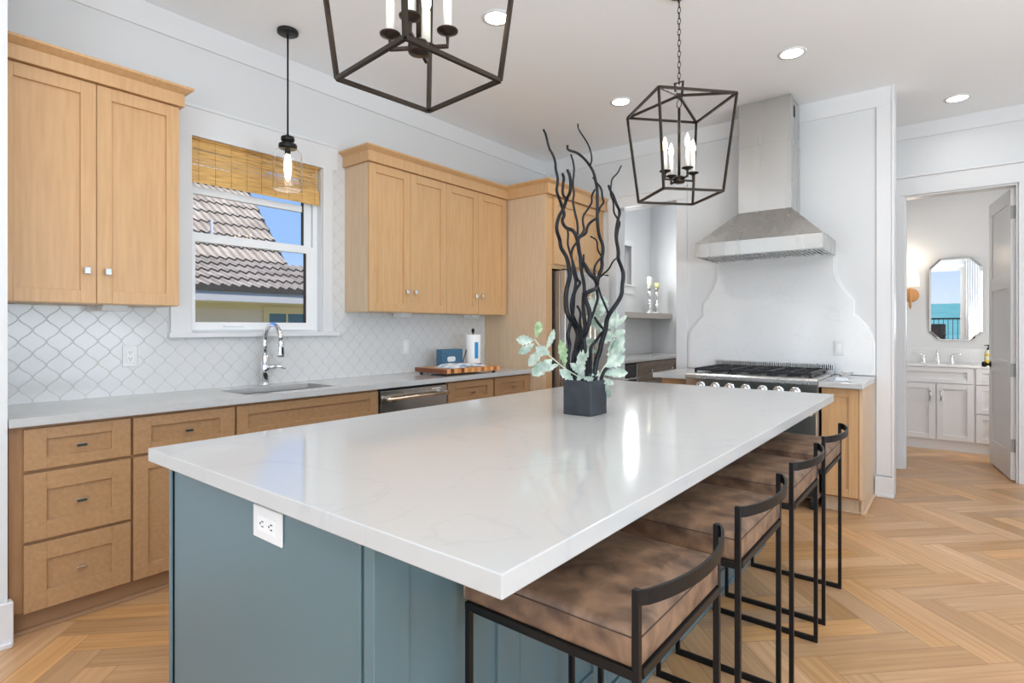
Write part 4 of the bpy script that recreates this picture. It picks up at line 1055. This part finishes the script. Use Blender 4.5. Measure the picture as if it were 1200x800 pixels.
# sconce
t = thing('wall_sconce', (-.415, 7.95, 1.66), 'rattan wall sconce with a lit cream shade left of the bathroom mirror', 'wall lamp')
b = MB(); b.lathe([(.0, -.035), (.06, -.03), (.078, -.015), (.080, 0)], (0, 0, -.0), 24, None, 'y'); b.build('backplate', rattan_m, t)
b = MB(); b.tube([(0, -.03, -.15), (0, -.07, -.13), (0, -.085, 0), (0, -.085, .08)], [.008, .014, .014, .01], 10); b.build('arm', rattan_m, t)
b = MB(); pts = [(.028*math.sin(a)*(.35+.65*(a/ PI if a < PI else 2-a/PI)), -.085, .33+.045*(1-math.cos(a))) for a in [2*PI*i/20 for i in range(21)]]; b.tube(pts, .006, 8, None, False, False); b.build('loop', rattan_m, t)
b = MB(); b.lathe([(.088, .10), (.070, .33)], (0, -.085, 0), 28); o = b.build('lamp_shade', shade_m, t)
l = bpy.data.lights.new('sconce_light', 'POINT'); l.energy = 2.2; l.color = (1, .85, .65); l.shadow_soft_size = .04
lo = bpy.data.objects.new('sconce_light', l); COL.objects.link(lo); lo.location = (-.432, 7.82, 2.06)
# soap bottle
t = thing('soap_bottle', (.262, 7.70, .894), 'yellow-labelled soap bottle with a black pump on the vanity', 'soap bottle')
MB().lathe([(.0, 0), (.032, .002), (.034, .02), (.034, .12), (.026, .145), (.012, .155), (.012, .165)], n=18).build('bottle', mat('soap_clear', srgb(225, 222, 190), .2), t)
b = MB(); b.lathe([(.0345, .015), (.0348, .05)], n=18); b.lathe([(.0345, .095), (.0348, .115)], n=18); b.build('label_band', yellow_m, t)
b = MB(); b.lathe([(.014, .16), (.014, .178), (.005, .182), (.005, .20), (.014, .202), (.014, .212), (.0, .214)], n=14); b.tube([(0, 0, .207), (-.035, -.01, .205)], .004, 8); b.build('pump', dark_m, t)
# bathroom door leaf (open), hinges and knob
t = bpy.data.objects.new('door_1', None); COL.objects.link(t); t['kind'] = 'structure'; t['label'] = 'white panelled bathroom door standing open'
t.location = (.372, 6.25, 0); ang = math.atan2(6.99-6.25, .262-.372); t.rotation_euler = (0, 0, ang)
b = MB(); L = .752; T = .018
for (x0, x1, z0, z1) in ((0, .10, .015, 2.45), (L-.10, L, .015, 2.45), (.10, L-.10, .015, .24), (.10, L-.10, 2.33, 2.45), (.10, L-.10, .88, 1.0), (.10, L-.10, 1.62, 1.74)): b.box(x0, x1, -T, T, z0, z1)
b.box(.09, L-.09, -.008, .008, .2, 2.4)
b.build('leaf', trim_m, t, .002)
b = MB()
for s in (-1, 1):
    b.lathe([(.026, s*.019), (.026, s*.026), (.010, s*.030), (.010, s*.045), (.024, s*.052), (.028, s*.066), (.022, s*.082), (.0, s*.085)], (L-.06, 0, .94), 18, None, 'y')
b.build('door_knob', doorknob_m, t)
for z in (.30, .93, 2.25):
    b = MB(); b.box(-.004, .0, -.040+.02, .018, z-.055, z+.055); b.cyl((-.004, -.02, z-.055), .006, .11, 8); b.build('hinge', hinge_m, t, .0015)

# ------------------------------------------------------------------ hanging lamps and ceiling lights
def lantern(loc, frot, arot, label, top):
    """loc: point under the lamp at z=2.03; frame 0.345 square below, 0.45 above, apex at 2.60"""
    t = thing('lantern_pendant', loc, label, 'pendant light', 0, 'open lantern pendants over the island'); SC = .962; t.scale = (SC, SC, SC)
    s0, s1, h1, h2 = .172, .222, .515, .575; q = .006
    def P(a, s, h): a += frot; return Vector((s*1.414*math.cos(a), s*1.414*math.sin(a), h))
    A = [PI/4+k*PI/2 for k in range(4)]
    b = MB()
    for k in range(4):
        b.tube([P(A[k], s0, 0), P(A[(k+1) % 4], s0, 0)], q, square=True); b.tube([P(A[k], s1, h1), P(A[(k+1) % 4], s1, h1)], q, square=True)
        b.tube([P(A[k], s0, 0), P(A[k], s1, h1)], q, square=True); b.tube([P(A[k], s1, h1), (0, 0, h2)], q, square=True)
    b.build('cage', bronze_m, t)
    b = MB(); b.tube([(0, 0, .09), (0, 0, .50)], .008, 12); b.lathe([(.0, .075), (.030, .078), (.032, .085), (.032, .105), (.026, .114), (.0, .118)], n=20)
    b.tube([(0, 0, .50), (.012, 0, .515), (.014, 0, .535), (0, 0, .555), (-.014, 0, .535), (-.012, 0, .515), (0, 0, .50)], .0028, 8)
    b.tube([(.018, 0, h2+.0), (.024, 0, h2+.075), (-.024, 0, h2+.075), (-.018, 0, h2)], .006, square=True); b.lathe([(.020, h2-.012), (.020, h2+.006), (.0, h2+.008)], n=14)
    b.build('stem', bronze_m, t)
    for k in range(4):
        a = arot+k*PI/2; c, s = math.cos(a), math.sin(a); r = .088
        b = MB(); b.tube([(c*.02, s*.02, .095), (c*r, s*r, .095), (c*r, s*r, .132)], .005, square=True)
        b.lathe([(.004, .125), (.012, .130), (.031, .138), (.032, .142), (.0, .141)], (c*r, s*r, 0), 20)
        ar = b.build('arm', bronze_m, t)
        MB().lathe([(.0125, .140), (.0125, .255), (.0, .255)], (c*r, s*r, 0), 16).build('candle_sleeve', candle_m, ar)
        MB().lathe([(.006, .255), (.013, .27), (.015, .285), (.011, .305), (.004, .328), (.0, .335)], (c*r, s*r, 0), 14).build('bulb', bulb_m, ar)
    # chain links up to the canopy
    b = MB(); z = h2+.062; i = 0; H = (top-loc[2])/SC
    while z < H-.05:
        pts = []
        for j in range(13):
            an = 2*PI*j/12; x = .0085*math.cos(an); zz = .019*math.sin(an)
            pts.append((x if i % 2 else 0, 0 if i % 2 else x, z+.019+zz))
        b.tube(pts, .0022, 6, None, False, False); z += .031; i += 1
    b.build('chain', bronze_m, t)
    MB().lathe([(.006, H-.05), (.012, H-.035), (.055, H-.022), (.062, H-.012), (.062, H)], n=24).build('ceiling_canopy', bronze_m, t)
    return t
lantern((-1.213, 1.092, 2.000), math.radians(-5), math.radians(32), 'open bronze lantern pendant with candle bulbs nearest the camera, cut off at the top', CH)
lantern((-1.186, 2.956, 2.000), math.radians(48), math.radians(52), 'open bronze lantern pendant on a chain over the far end of the island', CH)

t = thing('glass_pendant', (-3.235, 1.838, CH), 'black rod pendant with a clear glass jar shade in front of the kitchen window', 'pendant light')
MB().lathe([(.062, -.0), (.062, -.018), (.056, -.022), (.0, -.022)], n=32).build('ceiling_canopy', black_m, t)
b = MB()
for s in (-1, 1): b.cyl((s*.022, -s*.01, -.030), .004, .01, 8)
b.build('canopy_screws', dark_m, t)
MB().cyl((0, 0, -.66), .0055, .64, 12).build('rod', black_m, t)
b = MB(); b.lathe([(.008, -.64), (.012, -.655), (.038, -.657), (.040, -.663), (.040, -.678), (.036, -.684), (.024, -.688), (.024, -.695), (.050, -.700), (.054, -.706), (.054, -.724), (.050, -.728), (.0, -.728)], n=32)
b.cyl((0, 0, -.765), .017, .04, 16); b.build('socket_cap', black_m, t)
b = MB(); b.lathe([(.050, -.729), (.070, -.742), (.084, -.765), (.086, -.80), (.086, -.975), (.082, -.985)], n=40)
o = b.build('glass_shade', glass_m, t); sm = o.modifiers.new('solid', 'SOLIDIFY'); sm.thickness = .002
me = o.data
b = MB(); b.lathe([(.012, -.76), (.016, -.78), (.023, -.82), (.022, -.86), (.017, -.90), (.009, -.925), (.0, -.932)], n=20); b.build('bulb', fil_m, t)

def downlight(x, y, label, power=3.2, vis=True):
    t = thing('recessed_light', (x, y, CH), label, 'ceiling light', 0, 'round recessed ceiling lights')
    b = MB(); b.lathe([(.088, -.0), (.088, -.004), (.070, -.006), (.068, -.003)], n=32); b.build('trim_ring', trim_m, t)
    MB().lathe([(.068, -.004), (.0, -.0045)], n=32).build('lens', lamp_m, t)
    l = bpy.data.lights.new('downlight', 'AREA'); l.shape = 'DISK'; l.size = .13; l.energy = power; l.color = (1, .97, .94); l.spread = math.radians(150)
    o = bpy.data.objects.new('downlight', l); COL.objects.link(o); o.location = (x, y, CH-.008)
    return t
downlight(-2.13, 2.53, 'round recessed light seen through the nearest lantern')
downlight(-2.13, 4.095, 'round recessed light in the ceiling left of the far lantern')
downlight(-.86, 4.085, 'round recessed light in the ceiling right of the far lantern')
downlight(.006, 5.71, 'round recessed light in the hall ceiling by the bathroom', 1.4)
for (x, y) in ((.41, .98), (.41, 2.53), (.41, 4.085), (-.86, 2.53), (-2.13, .98), (.41, -.6), (-.86, -.6)):
    downlight(x, y, 'round recessed light in the ceiling outside the photo')
downlight(-2.75, 6.5, 'unseen round recessed light added to brighten the pantry', 9)  # added lamp, out of view, to lift the dark pantry
downlight(.2, 7.1, 'unseen round recessed light added to brighten the bathroom', 3.6)  # added lamp, out of view, to make the bathroom bright

# ------------------------------------------------------------------ neighbour house outside the kitchen window
K = 1.4
def kx_(x): return x*K
def kz(z): return 1.285+(z-1.285)*K
root = thing('neighbour_house', (kx_(-8.0), kx_(4.2), -.55), 'neighbouring house with grey tiled roof seen through the kitchen window', 'house')
no = tuple(root.location)
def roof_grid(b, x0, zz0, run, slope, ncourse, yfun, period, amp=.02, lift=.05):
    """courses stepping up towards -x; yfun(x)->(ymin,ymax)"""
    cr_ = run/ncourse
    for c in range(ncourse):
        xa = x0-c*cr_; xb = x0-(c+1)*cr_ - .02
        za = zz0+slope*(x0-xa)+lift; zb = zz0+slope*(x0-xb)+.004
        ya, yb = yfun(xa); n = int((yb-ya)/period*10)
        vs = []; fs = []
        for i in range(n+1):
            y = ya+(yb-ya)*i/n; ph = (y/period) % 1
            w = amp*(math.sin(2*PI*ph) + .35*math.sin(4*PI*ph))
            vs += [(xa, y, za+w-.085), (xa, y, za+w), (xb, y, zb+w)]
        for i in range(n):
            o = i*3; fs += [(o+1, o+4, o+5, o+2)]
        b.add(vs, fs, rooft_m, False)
        b.add(vs, [(i*3, i*3+3, i*3+4, i*3+1) for i in range(n)], gutter_shadow_m, False)  # risers coloured dark as the shadow line under each course
per = .135*K
ex, ez = kx_(-7.6), kz(1.825)
b = MB()
roof_grid(b, ex, ez, 1.3*K, .40, 4, lambda x: (kx_(1.0), kx_(6.6)), per)
rise = lambda x: kx_(5.05)+(kx_(-8.9)-x)*.22
roof_grid(b, kx_(-8.9), ez+1.3*K*.40, 3.3*K, .72, 10, lambda x: (kx_(1.0), rise(x)), per)
b.build('tiled_roof', None, root, off=no)
# rake closing the roof end and a ridge over the lower part
b = MB(); b.add([(kx_(-8.9), rise(kx_(-8.9)), ez+1.3*K*.4-.3), (kx_(-12.2), rise(kx_(-12.2)), ez+1.3*K*.4-.3), (kx_(-12.2), rise(kx_(-12.2)), ez+1.3*K*.4+3.3*K*.72), (kx_(-8.9), rise(kx_(-8.9)), ez+1.3*K*.4)], [(0, 1, 2, 3)])
b.build('gable_end', siding_m, root, off=no)
b = MB(); b.box(ex-.02, ex+.05, kx_(1), kx_(6.6), ez-.075, ez-.01); b.build('drip_edge', gutter_shadow_m, root, off=no)
b = MB(); b.box(ex-.06, ex+.01, kx_(1), kx_(6.6), ez-.26, ez-.07); b.build('fascia', fascia_m, root, off=no)
wxn = kx_(-8.1)
b = MB(); b.box(wxn, ex-.05, kx_(1), kx_(6.6), ez-.27, ez-.25); b.build('soffit', beige_m, root, off=no)
b = MB(); b.box(wxn-.2, wxn, kx_(1), kx_(6.6), -.55, ez-.26)
z = -.5
while z < ez-.5: b.prism([(wxn, z), (wxn+.016, z), (wxn, z+.17)], 'y', kx_(1), kx_(6.6)); z += .17
b.build('wall', siding_m, root, off=no)
b = MB(); b.box(wxn, wxn+.03, kx_(1), kx_(6.6), ez-.38, ez-.26); b.build('frieze', beige_m, root, off=no)
wy0, wy1, wz1 = kx_(4.20), kx_(4.95), kz(1.585)
b = MB(); b.box(wxn, wxn+.05, wy0, wy0+.12, wz1-1.2, wz1); b.box(wxn, wxn+.05, wy1-.12, wy1, wz1-1.2, wz1); b.box(wxn, wxn+.05, wy0, wy1, wz1-.12, wz1); b.box(wxn, wxn+.06, wy0-.04, wy1+.04, wz1-.02, wz1+.02)
b.box(wxn+.01, wxn+.04, (wy0+wy1)/2-.02, (wy0+wy1)/2+.02, wz1-1.2, wz1-.12); o = b.build('window', beige_m, root, off=no)
MB().box(wxn+.005, wxn+.02, wy0+.12, wy1-.12, wz1-1.2, wz1-.12).build('pane', winblue_m, o, off=no)
b = MB(); b.lathe([(.09, 0), (.07, .05), (.032, .12), (.028, .42), (.0, .42)], (kx_(-9.45), kx_(4.05), ez+1.3*K*.4+.55*K*.72), 14); b.build('vent_pipe', fascia_m, root, off=no)

# deck outside the sea-side glass, seen in the mirror
t = thing('deck', (0, -4.8, -.1), 'timber deck outside the sea-side door, seen in the mirror', 'deck')
b = MB()
for i in range(18): b.box(-3.5, 3.5, -6.5+i*.18, -6.5+i*.18+.17, -.05, -.02)
b.build('boards', deck_m, t, off=(0, -4.8, -.1))
t = thing('deck_railing', (0, -6.4, -.02), 'dark deck railing in front of the sea, seen in the mirror', 'railing')
b = MB(); b.box(-3.4, 3.4, -6.43, -6.38, 1.0, 1.05)
b.build('top_rail', black_m, t, off=(0, -6.4, -.02))
b = MB()
for i in range(58): b.box(-3.4+i*.118, -3.385+i*.118, -6.415, -6.40, 0, 1.0)
b.build('balusters', black_m, t, off=(0, -6.4, -.02))
t = thing('deck_chair', (-.55, -4.9, -.02), 'dark deck lounge chair outside, seen in the bathroom mirror', 'chair')
b = MB(); b.box(-.30, .30, -.30, .30, .36, .46); b.build('seat', black_m, t, .03, 3)
b = MB(); b.prism([(-.30, .42), (-.22, .42), (-.40, .92), (-.49, .90)], 'x', -.30, .30); b.build('backrest', black_m, t, .02, 2)
for sx in (-.28, .28):
    for sy in (-.26, .26): MB().box(sx-.02, sx+.02, sy-.02, sy+.02, 0, .37).build('leg', black_m, t)
    MB().box(sx-.035, sx+.035, -.32, .30, .60, .64).build('armrest', black_m, t, .01)
# white curtain beside the sea-side window
t = thing('white_curtain', (.36, YB+.08, 0), 'white full-length curtain beside the sea-side window, seen in the mirror', 'curtain')
v, f = cloth(60, 6, lambda u, w: ((u-.5)*.34, .03*math.sin(u*2*PI*7), .02+w*2.62)); b = MB(); b.add(v, f, None, True); b.build('panel', drape_m, t)
b = MB(); b.tube([(-.25, 0, 2.66), (.25, 0, 2.66)], .012, 10); b.build('rod', nickel_m, t)
